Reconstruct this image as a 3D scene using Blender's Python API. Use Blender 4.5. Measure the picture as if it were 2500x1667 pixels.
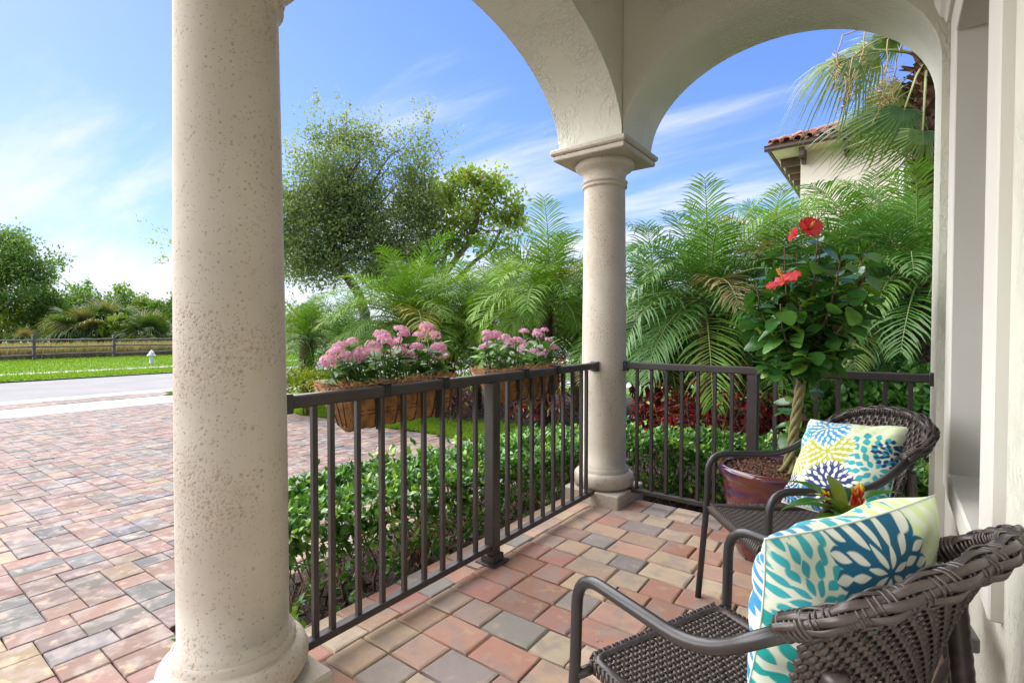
import bpy, bmesh, math, random
import numpy as np
from mathutils import Vector, Matrix, Euler

for _o in list(bpy.data.objects):
    bpy.data.objects.remove(_o)
random.seed(7)
RNG = np.random.default_rng(11)
SC = bpy.context.scene
COL = SC.collection
PI = math.pi

# ------------------------------------------------------------------ camera
CAM = Vector((1.543, -3.124, 1.122))
YAW, PITCH, FPX = -0.64236, 0.021857, 1242.65          # FPX: focal length in pixels of a 2500 px wide frame
FW = Vector((math.sin(YAW)*math.cos(PITCH), math.cos(YAW)*math.cos(PITCH), -math.sin(PITCH)))
RT = Vector((math.cos(YAW), -math.sin(YAW), 0))
UP = RT.cross(FW)
cd = bpy.data.cameras.new('camera')
cam = bpy.data.objects.new('camera', cd); COL.objects.link(cam)
cd.sensor_width = 36; cd.lens = FPX/2500*36; cd.clip_start = 0.05; cd.clip_end = 2000
cam.matrix_world = Matrix(((RT.x, UP.x, -FW.x, CAM.x), (RT.y, UP.y, -FW.y, CAM.y), (RT.z, UP.z, -FW.z, CAM.z), (0, 0, 0, 1)))
SC.camera = cam
SC.render.resolution_x = 1024; SC.render.resolution_y = 682

def at(x, y, depth):
    """direction of a picture point (2352 px wide view) taken to a chosen distance"""
    k = 2500/2352
    d = FW + RT*((x*k-1250)/FPX) - UP*((y*k-833.5)/FPX)
    return CAM + d*depth

# ------------------------------------------------------------------ world, sun, exposure
SUN_AZ = math.radians(258)      # compass-like angle of the sun, measured from +Y towards +X
SUN_EL = math.radians(40)
w = bpy.data.worlds.new('World'); SC.world = w; w.use_nodes = True
nt = w.node_tree; nt.nodes.clear()
def N(t, kind, **kw):
    n = t.nodes.new(kind)
    for k, v in kw.items():
        setattr(n, k, v)
    return n
def L(t, a, b): t.links.new(a, b)
def mathn(t, op, a, b=None, c=None, clamp=False):
    n = N(t, 'ShaderNodeMath', operation=op, use_clamp=clamp)
    for i, v in enumerate((a, b, c)):
        if v is None: continue
        if isinstance(v, (int, float)): n.inputs[i].default_value = v
        else: L(t, v, n.inputs[i])
    return n.outputs[0]
def ramp(t, fac, stops, interp='LINEAR'):
    n = N(t, 'ShaderNodeValToRGB'); cr = n.color_ramp; cr.interpolation = interp
    while len(cr.elements) < len(stops): cr.elements.new(0.5)
    for e, (p, c) in zip(cr.elements, stops):
        e.position = p; e.color = (*c, 1) if len(c) == 3 else c
    if fac is not None: L(t, fac, n.inputs[0])
    return n.outputs[0]
def mixc(t, fac, a, b, mode='MIX'):
    n = N(t, 'ShaderNodeMix', data_type='RGBA', blend_type=mode)
    for i, v in ((0, fac), (6, a), (7, b)):
        if isinstance(v, (int, float)): n.inputs[i].default_value = v
        elif isinstance(v, (tuple, list)): n.inputs[i].default_value = (*v, 1) if len(v) == 3 else v
        else: L(t, v, n.inputs[i])
    return n.outputs[2]

sky = N(nt, 'ShaderNodeTexSky', sky_type='NISHITA'); sky.sun_disc = False
sky.sun_elevation = SUN_EL; sky.sun_rotation = SUN_AZ
sky.air_density = 1.0; sky.dust_density = 0.3; sky.ozone_density = 3.0; sky.altitude = 0
tc = N(nt, 'ShaderNodeTexCoord')
sep = N(nt, 'ShaderNodeSeparateXYZ'); L(nt, tc.outputs['Generated'], sep.inputs[0])
zc = mathn(nt, 'MAXIMUM', sep.outputs[2], 0.0)
zd = mathn(nt, 'ADD', zc, 0.16)
cx = mathn(nt, 'DIVIDE', sep.outputs[0], zd); cy = mathn(nt, 'DIVIDE', sep.outputs[1], zd)
cmb = N(nt, 'ShaderNodeCombineXYZ'); L(nt, cx, cmb.inputs[0]); L(nt, cy, cmb.inputs[1])
mp = N(nt, 'ShaderNodeMapping'); mp.inputs['Rotation'].default_value = (0, 0, 0.5); mp.inputs['Scale'].default_value = (0.42, 1.9, 1)
mp.inputs['Location'].default_value = (1.3, 9.1, 0)
L(nt, cmb.outputs[0], mp.inputs[0])
nz = N(nt, 'ShaderNodeTexNoise'); nz.inputs['Scale'].default_value = 1.15; nz.inputs['Detail'].default_value = 10; nz.inputs['Roughness'].default_value = 0.58; nz.inputs['Distortion'].default_value = 0.35
L(nt, mp.outputs[0], nz.inputs['Vector'])
hz = mathn(nt, 'SUBTRACT', 0.34, zc)
hb = mathn(nt, 'MULTIPLY', hz, 0.80)
dens = mathn(nt, 'ADD', nz.outputs[0], hb)
cm = N(nt, 'ShaderNodeMapRange'); cm.interpolation_type = 'SMOOTHSTEP'
L(nt, dens, cm.inputs[0]); cm.inputs[1].default_value = 0.47; cm.inputs[2].default_value = 0.80
hs = N(nt, 'ShaderNodeHueSaturation'); hs.inputs['Saturation'].default_value = 1.20; hs.inputs['Hue'].default_value = 0.522
L(nt, sky.outputs[0], hs.inputs['Color'])
SKY_CLOUD = (4.0, 4.05, 4.75)
lum = N(nt, 'ShaderNodeRGBToBW'); L(nt, hs.outputs[0], lum.inputs[0])
cmpf = mathn(nt, 'DIVIDE', 1.0, mathn(nt, 'ADD', 0.62, mathn(nt, 'MULTIPLY', lum.outputs[0], 0.17)))
vsc = N(nt, 'ShaderNodeVectorMath', operation='SCALE'); L(nt, hs.outputs[0], vsc.inputs[0]); L(nt, cmpf, vsc.inputs[3])
csky = mixc(nt, mathn(nt, 'MULTIPLY', cm.outputs[0], 0.9), vsc.outputs[0], SKY_CLOUD)
bg = N(nt, 'ShaderNodeBackground'); bg.inputs[1].default_value = 0.064
L(nt, csky, bg.inputs[0])
wo = N(nt, 'ShaderNodeOutputWorld'); L(nt, bg.outputs[0], wo.inputs[0])

sd = bpy.data.lights.new('sun', 'SUN'); sd.energy = 3.6; sd.angle = math.radians(110); sd.color = (1.0, 0.95, 0.88)
sun = bpy.data.objects.new('sun', sd); COL.objects.link(sun)
sdir = Vector((math.sin(SUN_AZ)*math.cos(SUN_EL), math.cos(SUN_AZ)*math.cos(SUN_EL), math.sin(SUN_EL)))
sun.rotation_euler = sdir.to_track_quat('Z', 'Y').to_euler()
sun.location = (-12, -10, 25)

vs = SC.view_settings
vs.view_transform = 'Standard'; vs.look = 'None'; vs.gamma = 1; vs.use_curve_mapping = False
vs.exposure = 2.08

# ------------------------------------------------------------------ object helpers
def tag(o, label=None, cat=None, group=None, kind=None):
    if label: o['label'] = label
    if cat: o['category'] = cat
    if group: o['group'] = group
    if kind: o['kind'] = kind
    return o
def empty(name, loc=(0, 0, 0), rz=0, label=None, cat=None, group=None):
    o = bpy.data.objects.new(name, None); COL.objects.link(o)
    o.location = loc; o.rotation_euler = (0, 0, rz); o.empty_display_size = 0.1
    return tag(o, label, cat, group)
def obj(name, me, mat=None, parent=None, loc=None, rot=None, scale=None):
    o = bpy.data.objects.new(name, me); COL.objects.link(o)
    if mat is not None and not me.materials: me.materials.append(mat)
    if parent is not None: o.parent = parent
    if loc is not None: o.location = loc
    if rot is not None: o.rotation_euler = rot
    if scale is not None: o.scale = (scale,)*3 if isinstance(scale, (int, float)) else scale
    return o

class MB:
    """collects faces, built as ONE mesh"""
    def __init__(s): s.v = []; s.f = []; s.sm = []
    def add(s, vs_, fs, smooth=False):
        b = len(s.v); s.v.extend([tuple(p) for p in vs_])
        for f in fs: s.f.append(tuple(b+i for i in f)); s.sm.append(smooth)
        return s
    def box(s, x0, x1, y0, y1, z0, z1, M=None):
        p = [(x, y, z) for z in (z0, z1) for y in (y0, y1) for x in (x0, x1)]
        if M is not None: p = [M @ Vector(q) for q in p]
        return s.add(p, [(0, 2, 3, 1), (4, 5, 7, 6), (0, 1, 5, 4), (2, 6, 7, 3), (0, 4, 6, 2), (1, 3, 7, 5)])
    def bbox(s, x0, x1, y0, y1, z0, z1, b=0.004, M=None):
        """box with chamfered edges"""
        vs_ = []; idx = {}
        X = (x0, x1); Y = (y0, y1); Z = (z0, z1)
        for i in (0, 1):
            for j in (0, 1):
                for k in (0, 1):
                    sx, sy, sz = (1-2*i)*b, (1-2*j)*b, (1-2*k)*b
                    for a, p in enumerate(((X[i], Y[j]+sy, Z[k]+sz), (X[i]+sx, Y[j], Z[k]+sz), (X[i]+sx, Y[j]+sy, Z[k]))):
                        idx[(i, j, k, a)] = len(vs_); vs_.append(p)
        F = []
        for i in (0, 1):
            q = [idx[(i, j, k, 0)] for j, k in ((0, 0), (1, 0), (1, 1), (0, 1))]; F.append(q if i else q[::-1])
            q = [idx[(j, i, k, 1)] for j, k in ((0, 0), (1, 0), (1, 1), (0, 1))]; F.append(q[::-1] if i else q)
            q = [idx[(j, k, i, 2)] for j, k in ((0, 0), (1, 0), (1, 1), (0, 1))]; F.append(q if i else q[::-1])
        for i in (0, 1):
            for j in (0, 1):
                e = [idx[(i, j, 0, 0)], idx[(i, j, 0, 1)], idx[(i, j, 1, 1)], idx[(i, j, 1, 0)]]; F.append(e if (i == j) else e[::-1])
                e = [idx[(i, 0, j, 0)], idx[(i, 0, j, 2)], idx[(i, 1, j, 2)], idx[(i, 1, j, 0)]]; F.append(e[::-1] if (i == j) else e)
                e = [idx[(0, i, j, 1)], idx[(0, i, j, 2)], idx[(1, i, j, 2)], idx[(1, i, j, 1)]]; F.append(e if (i == j) else e[::-1])
                for k in (0, 1):
                    e = [idx[(i, j, k, a)] for a in (0, 1, 2)]; F.append(e if (i+j+k) % 2 else e[::-1])
        if M is not None: vs_ = [M @ Vector(q) for q in vs_]
        return s.add(vs_, F)
    def tube(s, pts, rad, n=8, caps=True, flat=None, smooth=True):
        pts = [Vector(p) for p in pts]; m = len(pts)
        rad = [rad]*m if isinstance(rad, (int, float)) else list(rad)
        T = [(pts[min(i+1, m-1)]-pts[max(i-1, 0)]).normalized() for i in range(m)]
        up = Vector((0, 0, 1)) if abs(T[0].z) < 0.9 else Vector((1, 0, 0))
        u = (up - T[0]*up.dot(T[0])).normalized()
        V = []
        for i in range(m):
            u = (u - T[i]*u.dot(T[i]))
            u = u.normalized() if u.length > 1e-6 else T[i].orthogonal().normalized()
            vv = T[i].cross(u)
            for k in range(n):
                a = 2*PI*k/n
                V.append(pts[i] + (u*math.cos(a)*(flat or 1) + vv*math.sin(a))*rad[i])
        F = []
        for i in range(m-1):
            for k in range(n):
                k2 = (k+1) % n
                F.append((i*n+k, i*n+k2, (i+1)*n+k2, (i+1)*n+k))
        if caps:
            F.append(tuple(range(n-1, -1, -1))); F.append(tuple((m-1)*n+k for k in range(n)))
        return s.add(V, F, smooth)
    def lathe(s, prof, n=48, c=(0, 0, 0), smooth=True, capb=False, capt=False):
        V = []; m = len(prof)
        for r, z in prof:
            for k in range(n):
                a = 2*PI*k/n; V.append((c[0]+r*math.cos(a), c[1]+r*math.sin(a), c[2]+z))
        F = [(i*n+k, i*n+(k+1) % n, (i+1)*n+(k+1) % n, (i+1)*n+k) for i in range(m-1) for k in range(n)]
        if capb: F.append(tuple(range(n-1, -1, -1)))
        if capt: F.append(tuple((m-1)*n+k for k in range(n)))
        return s.add(V, F, smooth)
    def ribbon(s, pts, nors, wid, thick):
        """flat strip along pts; nors = face normal at each point; wid across, thick along normal"""
        m = len(pts); V = []
        for i in range(m):
            t = (pts[min(i+1, m-1)]-pts[max(i-1, 0)]).normalized(); nn = nors[i]
            b = t.cross(nn).normalized()*(wid/2); h = nn*(thick/2)
            V += [pts[i]-b-h, pts[i]+b-h, pts[i]+b+h, pts[i]-b+h]
        F = []
        for i in range(m-1):
            for k in range(4):
                F.append((i*4+k, i*4+(k+1) % 4, (i+1)*4+(k+1) % 4, (i+1)*4+k))
        F += [(3, 2, 1, 0), tuple((m-1)*4+k for k in range(4))]
        return s.add(V, F, True)
    def mesh(s, name='m'):
        me = bpy.data.meshes.new(name); me.from_pydata(s.v, [], s.f); me.update()
        me.polygons.foreach_set('use_smooth', s.sm)
        return me
    def build(s, name, mat, parent=None, **kw):
        return obj(name, s.mesh(name), mat, parent, **kw)

def npmesh(name, V, F, tint=None, smooth=False):
    """V (n,3), F (m,k) numpy; tint: per-vertex value (n,) or colour (n,3)"""
    me = bpy.data.meshes.new(name)
    n, (m, k) = len(V), F.shape
    me.vertices.add(n); me.vertices.foreach_set('co', np.ascontiguousarray(V, dtype=np.float32).ravel())
    me.loops.add(m*k); me.loops.foreach_set('vertex_index', np.ascontiguousarray(F, dtype=np.int32).ravel())
    me.polygons.add(m); me.polygons.foreach_set('loop_start', np.arange(0, m*k, k, dtype=np.int32))
    try: me.polygons.foreach_set('loop_total', np.full(m, k, dtype=np.int32))
    except Exception: pass
    me.polygons.foreach_set('use_smooth', np.full(m, smooth, dtype=bool))
    if tint is not None:
        a = me.attributes.new('tint', 'FLOAT_COLOR', 'POINT')
        c = np.ones((n, 4), dtype=np.float32)
        t = np.asarray(tint)
        c[:, :3] = t[:, None] if t.ndim == 1 else t
        a.data.foreach_set('color', c.ravel())
    me.update(calc_edges=True); me.validate()
    return me

def frames(d, roll=None, upv=(0, 0, 1)):
    """rotation matrices (n,3,3) whose Y axis is d, Z as close to up as possible, rolled"""
    d = d/np.linalg.norm(d, axis=1, keepdims=True)
    u = np.tile(np.array(upv, float), (len(d), 1)); u += RNG.normal(0, 0.05, u.shape)
    x = np.cross(d, u); x /= np.linalg.norm(x, axis=1, keepdims=True)+1e-9
    z = np.cross(x, d)
    if roll is not None:
        c, s_ = np.cos(roll)[:, None], np.sin(roll)[:, None]
        x, z = x*c+z*s_, z*c-x*s_
    return np.stack([x, d, z], axis=2)
def scatter(tv, tf, pos, R, sc, tint=None):
    """copies of a template leaf -> V, F, tint arrays"""
    n, k = len(pos), len(tv)
    sc = np.asarray(sc)
    S = tv[None]*(sc[:, None, None] if sc.ndim == 1 else sc[:, None, :])
    V = np.einsum('nij,nkj->nki', R, S) + pos[:, None, :]
    F = (tf[None] + (np.arange(n)*k)[:, None, None]).reshape(-1, tf.shape[1])
    t = None if tint is None else np.repeat(tint, k, axis=0)
    return V.reshape(-1, 3), F, t
# leaf templates: length 1 along +Y, triangles
LEAF4 = (np.array([(0, 0, 0), (-.5, .45, .12), (0, 1, -.06), (.5, .45, .12)], float), np.array([(0, 2, 1), (0, 3, 2)]))
LEAF8 = (np.array([(0, 0, 0), (-.42, .3, .1), (-.40, .62, .08), (0, 1, -.1), (.40, .62, .08), (.42, .3, .1), (0, .32, 0), (0, .66, -.02)], float),
         np.array([(0, 6, 1), (1, 6, 2), (2, 6, 7), (2, 7, 3), (7, 4, 3), (6, 4, 7), (6, 5, 4), (0, 5, 6)]))
def leafdim(t, wid): 
    v = t[0].copy(); v[:, 0] *= wid; v[:, 2] *= wid
    return v, t[1]
def unit(n):
    d = RNG.normal(size=(n, 3)); return d/np.linalg.norm(d, axis=1, keepdims=True)

# ------------------------------------------------------------------ materials
def newmat(name):
    m = bpy.data.materials.new(name); m.use_nodes = True
    t = m.node_tree; t.nodes.clear()
    b = N(t, 'ShaderNodeBsdfPrincipled'); o = N(t, 'ShaderNodeOutputMaterial'); L(t, b.outputs[0], o.inputs[0])
    return m, t, b, o
def worldpos(t):
    return N(t, 'ShaderNodeNewGeometry').outputs['Position']
def noise(t, vec, scale, detail=4, rough=0.55, dist=0):
    n = N(t, 'ShaderNodeTexNoise'); n.inputs['Scale'].default_value = scale; n.inputs['Detail'].default_value = detail
    n.inputs['Roughness'].default_value = rough; n.inputs['Distortion'].default_value = dist
    if vec is not None: L(t, vec, n.inputs['Vector'])
    return n.outputs[0]
def voro(t, vec, scale, feature='F1', rnd=1.0):
    n = N(t, 'ShaderNodeTexVoronoi', feature=feature); n.inputs['Scale'].default_value = scale; n.inputs['Randomness'].default_value = rnd
    if vec is not None: L(t, vec, n.inputs['Vector'])
    return n
def smooth(t, v, a, b):
    n = N(t, 'ShaderNodeMapRange'); n.interpolation_type = 'SMOOTHSTEP'
    L(t, v, n.inputs[0]); n.inputs[1].default_value = a; n.inputs[2].default_value = b
    return n.outputs[0]
def bump(t, b, h, strength=0.5, dist=0.01, chain=None):
    n = N(t, 'ShaderNodeBump'); n.inputs['Strength'].default_value = strength; n.inputs['Distance'].default_value = dist
    L(t, h, n.inputs['Height'])
    if chain is not None: L(t, chain, n.inputs['Normal'])
    if b is not None: L(t, n.outputs[0], b.inputs['Normal'])
    return n.outputs[0]
def simple(name, c, rough=0.6, var=0.25, vs_=6, bs=40, bd=0.002, bst=0.4, metal=0, c2=None, coat=0, spec=0.5):
    m, t, b, o = newmat(name); p = worldpos(t)
    n1 = noise(t, p, vs_, 6)
    c2 = c2 or tuple(x*(1-var) for x in c)
    L(t, ramp(t, n1, [(0.35, c2), (0.65, c)]), b.inputs['Base Color'])
    b.inputs['Roughness'].default_value = rough; b.inputs['Metallic'].default_value = metal
    b.inputs['Specular IOR Level'].default_value = spec
    b.inputs['Coat Weight'].default_value = coat
    if bst > 0: bump(t, b, noise(t, p, bs, 5), bst, bd)
    return m
def leafmat(name, stops, src='attr', trans=0.35, rough=0.42, spec=0.4, interp='LINEAR'):
    """foliage: colour from the 'tint' value of each leaf (attr) or a per-object random (obj)"""
    m, t, b, o = newmat(name)
    if src == 'attr':
        a = N(t, 'ShaderNodeAttribute', attribute_name='tint'); f = a.outputs['Fac']
    else:
        f = N(t, 'ShaderNodeObjectInfo').outputs['Random']
    c = ramp(t, f, stops, interp)
    nz_ = noise(t, worldpos(t), 30, 2)
    c = mixc(t, 0.35, c, ramp(t, nz_, [(0.3, (0.35, 0.35, 0.35)), (0.7, (1, 1, 1))]), 'MULTIPLY')
    L(t, c, b.inputs['Base Color'])
    b.inputs['Roughness'].default_value = rough; b.inputs['Specular IOR Level'].default_value = spec
    tr = N(t, 'ShaderNodeBsdfTranslucent')
    L(t, mixc(t, 1.0, c, (1.25, 1.2, 0.55), 'MULTIPLY'), tr.inputs[0])
    mx = N(t, 'ShaderNodeMixShader'); mx.inputs[0].default_value = trans
    L(t, b.outputs[0], mx.inputs[1]); L(t, tr.outputs[0], mx.inputs[2]); L(t, mx.outputs[0], o.inputs[0])
    return m

M = {}
# pale mint-cream trowelled stucco
def stucco(name, c, amt=1.0):
    m, t, b, o = newmat(name); p = worldpos(t)
    L(t, ramp(t, noise(t, p, 1.6, 5), [(0.3, tuple(x*0.92 for x in c)), (0.7, c)]), b.inputs['Base Color'])
    b.inputs['Roughness'].default_value = 0.8; b.inputs['Specular IOR Level'].default_value = 0.25
    mp_ = N(t, 'ShaderNodeMapping'); mp_.inputs['Scale'].default_value = (1, 1, 0.5); mp_.inputs['Rotation'].default_value = (0.5, 0.4, 0.3); L(t, p, mp_.inputs[0])
    a = smooth(t, noise(t, mp_.outputs[0], 42, 4, 0.6, 0.9), 0.40, 0.62)
    patch = smooth(t, noise(t, p, 3.2, 3), 0.38, 0.6)
    h1 = mathn(t, 'MULTIPLY', a, patch)
    n1 = bump(t, None, h1, 0.75*amt, 0.006)
    bump(t, b, noise(t, p, 110, 4), 0.4*amt, 0.002, n1)
    return m
M['stucco'] = stucco('stucco_paint', (0.62, 0.615, 0.525))
M['stucco_smooth'] = stucco('smooth_trim_paint', (0.62, 0.605, 0.54), 0.12)
M['ceiling'] = stucco('ceiling_paint', (0.62, 0.60, 0.50), 0.5)
M['house_cream'] = stucco('cream_house_paint', (0.72, 0.66, 0.53), 0.6)
# cast coral stone with pits
def coral():
    m, t, b, o = newmat('coral_stone'); p = worldpos(t)
    base = ramp(t, noise(t, p, 4, 6), [(0.3, (0.40, 0.355, 0.29)), (0.7, (0.48, 0.44, 0.37))])
    cl = smooth(t, noise(t, p, 3.0, 3), 0.45, 0.62)
    pits = None
    wob = N(t, 'ShaderNodeVectorMath', operation='ADD')
    nn = N(t, 'ShaderNodeTexNoise'); nn.inputs['Scale'].default_value = 60; L(t, p, nn.inputs['Vector'])
    sc_ = N(t, 'ShaderNodeVectorMath', operation='SCALE'); sc_.inputs[3].default_value = 0.006; L(t, nn.outputs[1], sc_.inputs[0])
    L(t, p, wob.inputs[0]); L(t, sc_.outputs[0], wob.inputs[1])
    for s_, r0, kk, th in ((50, 0.38, 1.0, 0.98), (92, 0.42, 0.9, 0.84), (150, 0.45, 0.8, 0.80), (30, 0.20, 0.9, 1.10)):
        v = voro(t, wob.outputs[0], s_)
        keep = mathn(t, 'GREATER_THAN', mathn(t, 'ADD', N_sep(t, v.outputs['Color']), mathn(t, 'MULTIPLY', cl, 0.75)), th)
        d = smooth(t, mathn(t, 'ADD', v.outputs['Distance'], mathn(t, 'MULTIPLY', noise(t, p, s_*1.6, 2), 0.16)), r0+.07, r0*0.15+.07)
        d = mathn(t, 'MULTIPLY', mathn(t, 'MULTIPLY', d, keep), kk)
        pits = d if pits is None else mathn(t, 'MAXIMUM', pits, d)
    stain = mathn(t, 'MULTIPLY', smooth(t, noise(t, p, 9, 6, 0.65), 0.58, 0.75), 0.35)
    c1 = mixc(t, stain, base, (0.46, 0.33, 0.19))
    c2 = mixc(t, mathn(t, 'MULTIPLY', pits, 0.78), c1, (0.32, 0.215, 0.105))
    L(t, c2, b.inputs['Base Color']); b.inputs['Roughness'].default_value = 0.75; b.inputs['Specular IOR Level'].default_value = 0.3
    inv = mathn(t, 'SUBTRACT', 1.0, pits)
    n1 = bump(t, None, inv, 0.5, 0.004)
    bump(t, b, noise(t, p, 160, 4), 0.2, 0.001, n1)
    return m
def N_sep(t, colsock):
    s_ = N(t, 'ShaderNodeSeparateColor'); L(t, colsock, s_.inputs[0]); return s_.outputs[0]
M['coral'] = coral()
M['rail'] = simple('bronze_powder_coat', (0.045, 0.037, 0.034), 0.38, 0.25, 14, 300, 0.0003, 0.2)
M['black_metal'] = simple('black_wire', (0.012, 0.012, 0.013), 0.45, 0.3, 20, 200, 0.0003, 0.2)
M['chair_tube'] = simple('chair_tube_paint', (0.030, 0.028, 0.028), 0.33, 0.2, 20, 300, 0.0002, 0.15)
M['wicker'] = simple('brown_resin_wicker', (0.070, 0.055, 0.047), 0.34, 0.45, 45, 300, 0.0006, 0.35)
def pavermat(name, src):
    m, t, b, o = newmat(name); p = worldpos(t)
    if src == 'obj': c = N(t, 'ShaderNodeObjectInfo').outputs['Color']; rnd = N(t, 'ShaderNodeObjectInfo').outputs['Random']
    else:
        a = N(t, 'ShaderNodeAttribute', attribute_name='tint'); c = a.outputs['Color']; rnd = noise(t, p, 5, 1)
    f = smooth(t, noise(t, p, 9, 3), 0.46, 0.64)
    c1 = mixc(t, mathn(t, 'MULTIPLY', f, 0.6), c, (0.30, 0.255, 0.23))
    f2 = smooth(t, noise(t, p, 13, 4), 0.55, 0.68)
    c2 = mixc(t, mathn(t, 'MULTIPLY', f2, 0.4), c1, (0.52, 0.40, 0.25))
    sp = smooth(t, noise(t, p, 420, 2), 0.35, 0.6)
    c3 = mixc(t, 0.25, c2, ramp(t, sp, [(0, (0.45, 0.45, 0.45)), (1, (1, 1, 1))]), 'MULTIPLY')
    dirt = smooth(t, noise(t, p, 55, 4), 0.66, 0.74)
    c4 = mixc(t, mathn(t, 'MULTIPLY', dirt, 0.45), c3, (0.10, 0.075, 0.055))
    big = ramp(t, noise(t, p, 1.1, 6, 0.65), [(0.35, (0.72, 0.70, 0.68)), (0.6, (1, 1, 1))])
    c5 = mixc(t, 0.75, c4, big, 'MULTIPLY')
    L(t, c5, b.inputs['Base Color']); b.inputs['Roughness'].default_value = 0.82; b.inputs['Specular IOR Level'].default_value = 0.25
    n1 = bump(t, None, noise(t, p, 30, 5), 0.35, 0.004)
    bump(t, b, noise(t, p, 300, 3), 0.35, 0.001, n1)
    return m
M['paver'] = pavermat('paver_piece', 'obj'); M['paver_field'] = pavermat('paver_field', 'attr')
M['joint'] = simple('joint_sand', (0.055, 0.045, 0.036), 0.95, 0.5, 60, 200, 0.002, 0.6)
M['concrete'] = simple('concrete', (0.36, 0.345, 0.31), 0.85, 0.14, 1.2, 120, 0.001, 0.3)
M['asphalt'] = simple('pale_asphalt', (0.17, 0.167, 0.16), 0.88, 0.2, 0.8, 160, 0.002, 0.4)
M['lawn'] = simple('lawn_ground', (0.10, 0.21, 0.02), 0.9, 0.45, 3.0, 60, 0.02, 0.7)
M['earth'] = simple('scrub_ground', (0.10, 0.11, 0.045), 0.95, 0.5, 0.6, 8, 0.05, 0.6, c2=(0.14, 0.105, 0.055))
M['mulch'] = simple('dark_mulch', (0.045, 0.030, 0.020), 0.95, 0.6, 30, 90, 0.02, 1.0)
M['bark'] = simple('grey_bark', (0.14, 0.115, 0.09), 0.9, 0.45, 14, 40, 0.01, 0.8)
M['bark_red'] = simple('gumbo_bark', (0.26, 0.15, 0.085), 0.7, 0.35, 8, 30, 0.006, 0.5)
M['twig'] = simple('hedge_twig', (0.16, 0.085, 0.042), 0.85, 0.45, 30, 120, 0.002, 0.5)
M['wood'] = simple('weathered_wood', (0.20, 0.16, 0.13), 0.9, 0.4, 9, 60, 0.005, 0.6)
M['terracotta'] = simple('terracotta_tile', (0.40, 0.19, 0.12), 0.8, 0.4, 5, 60, 0.002, 0.4)
M['gutter'] = simple('brown_gutter', (0.075, 0.040, 0.030), 0.4, 0.2, 4, 60, 0.0005, 0.1)
M['white'] = simple('white_paint', (0.78, 0.78, 0.74), 0.5, 0.15, 8, 60, 0.0005, 0.1)
M['soil'] = simple('potting_bark', (0.12, 0.058, 0.035), 0.9, 0.65, 90, 110, 0.008, 1.0)
M['coir'] = simple('coir_liner', (0.40, 0.19, 0.06), 0.95, 0.55, 22, 160, 0.008, 1.0)
M['coir_fibre'] = simple('coir_fibre', (0.45, 0.23, 0.09), 0.9, 0.4, 40, 60, 0.001, 0.1)
def glaze():
    m, t, b, o = newmat('pot_glaze'); p = worldpos(t)
    mp_ = N(t, 'ShaderNodeMapping'); mp_.inputs['Scale'].default_value = (1, 1, 3.2); L(t, p, mp_.inputs[0])
    n1 = noise(t, mp_.outputs[0], 5, 6, 0.6, 0.6)
    L(t, ramp(t, n1, [(0.30, (0.030, 0.012, 0.060)), (0.42, (0.060, 0.016, 0.040)), (0.55, (0.12, 0.030, 0.018)), (0.75, (0.055, 0.014, 0.010))]), b.inputs['Base Color'])
    b.inputs['Roughness'].default_value = 0.13; b.inputs['Coat Weight'].default_value = 0.6; b.inputs['Coat Roughness'].default_value = 0.06
    bump(t, b, noise(t, p, 18, 3), 0.2, 0.006)
    return m
M['glaze'] = glaze()
# ================================================================== the setting
def gz(x):
    return float(np.interp(x, [-400, -12, -1, 100], [-.5, -.5, -.2, -.2]))
def strip(name, xs, y0, y1, dz, mat, ny=1, kind='structure', label=None, wav=0.0):
    """sheet following the ground; y0/y1 may be functions of x"""
    f0 = y0 if callable(y0) else (lambda x: y0); f1 = y1 if callable(y1) else (lambda x: y1)
    V, F = [], []
    for x in xs:
        for j in range(ny+1):
            yy = f0(x)+(f1(x)-f0(x))*j/ny
            V.append((x, yy, gz(x)+dz+random.uniform(-wav, wav)))
    m = ny+1
    for i in range(len(xs)-1):
        for j in range(ny):
            a = (i*m+j, (i+1)*m+j, (i+1)*m+j+1, i*m+j+1)
            F.append(a if xs[1] > xs[0] else a[::-1])
    mb = MB(); mb.add(V, F, True)
    o = mb.build(name, mat); tag(o, label, kind=kind); return o
def seq(a, b, n): return [a+(b-a)*i/n for i in range(n+1)]
strip('ground', [-600, -200, -60, -30, -12, -1, 0, 20, 600], -600, 600, -0.06, M['earth'], 6)
LE = lambda x: 1.60-0.055*(x+2.6)                      # edge between driveway and lawn
def LEW(x): return LE(x)+0.035*math.sin(x*3.1)+0.02*math.sin(x*9.7+1)
strip('driveway_bed', seq(-14.0, -0.28, 20), -14, LE, -0.022, M['joint'])
lawn_side = strip('lawn', seq(-11.35, 12, 120), LEW, 26, 0.012, M['lawn'], 8)
strip('lawn', seq(-12.95, -13.95, 4), lambda x: 1.9+0.9*((-12.95-x))**1.4, 60, 0.004, M['lawn'], 4)
strip('sidewalk', seq(-11.45, -13.0, 2), -60, 60, -0.006, M['concrete'], 60)
strip('gutter', seq(-13.95, -14.6, 2), -120, 120, -0.004, M['concrete'], 40)
strip('road', seq(-14.6, -20.45, 2), -200, 200, -0.008, M['asphalt'], 40)
strip('lawn', seq(-20.45, -23.2, 3), -200, 200, 0.03, M['lawn'], 40)
strip('sidewalk', seq(-23.2, -24.5, 2), -200, 200, 0.02, M['concrete'], 40)
strip('lawn', seq(-24.5, -35.5, 6), -200, 200, 0.03, M['lawn'], 40)
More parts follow.
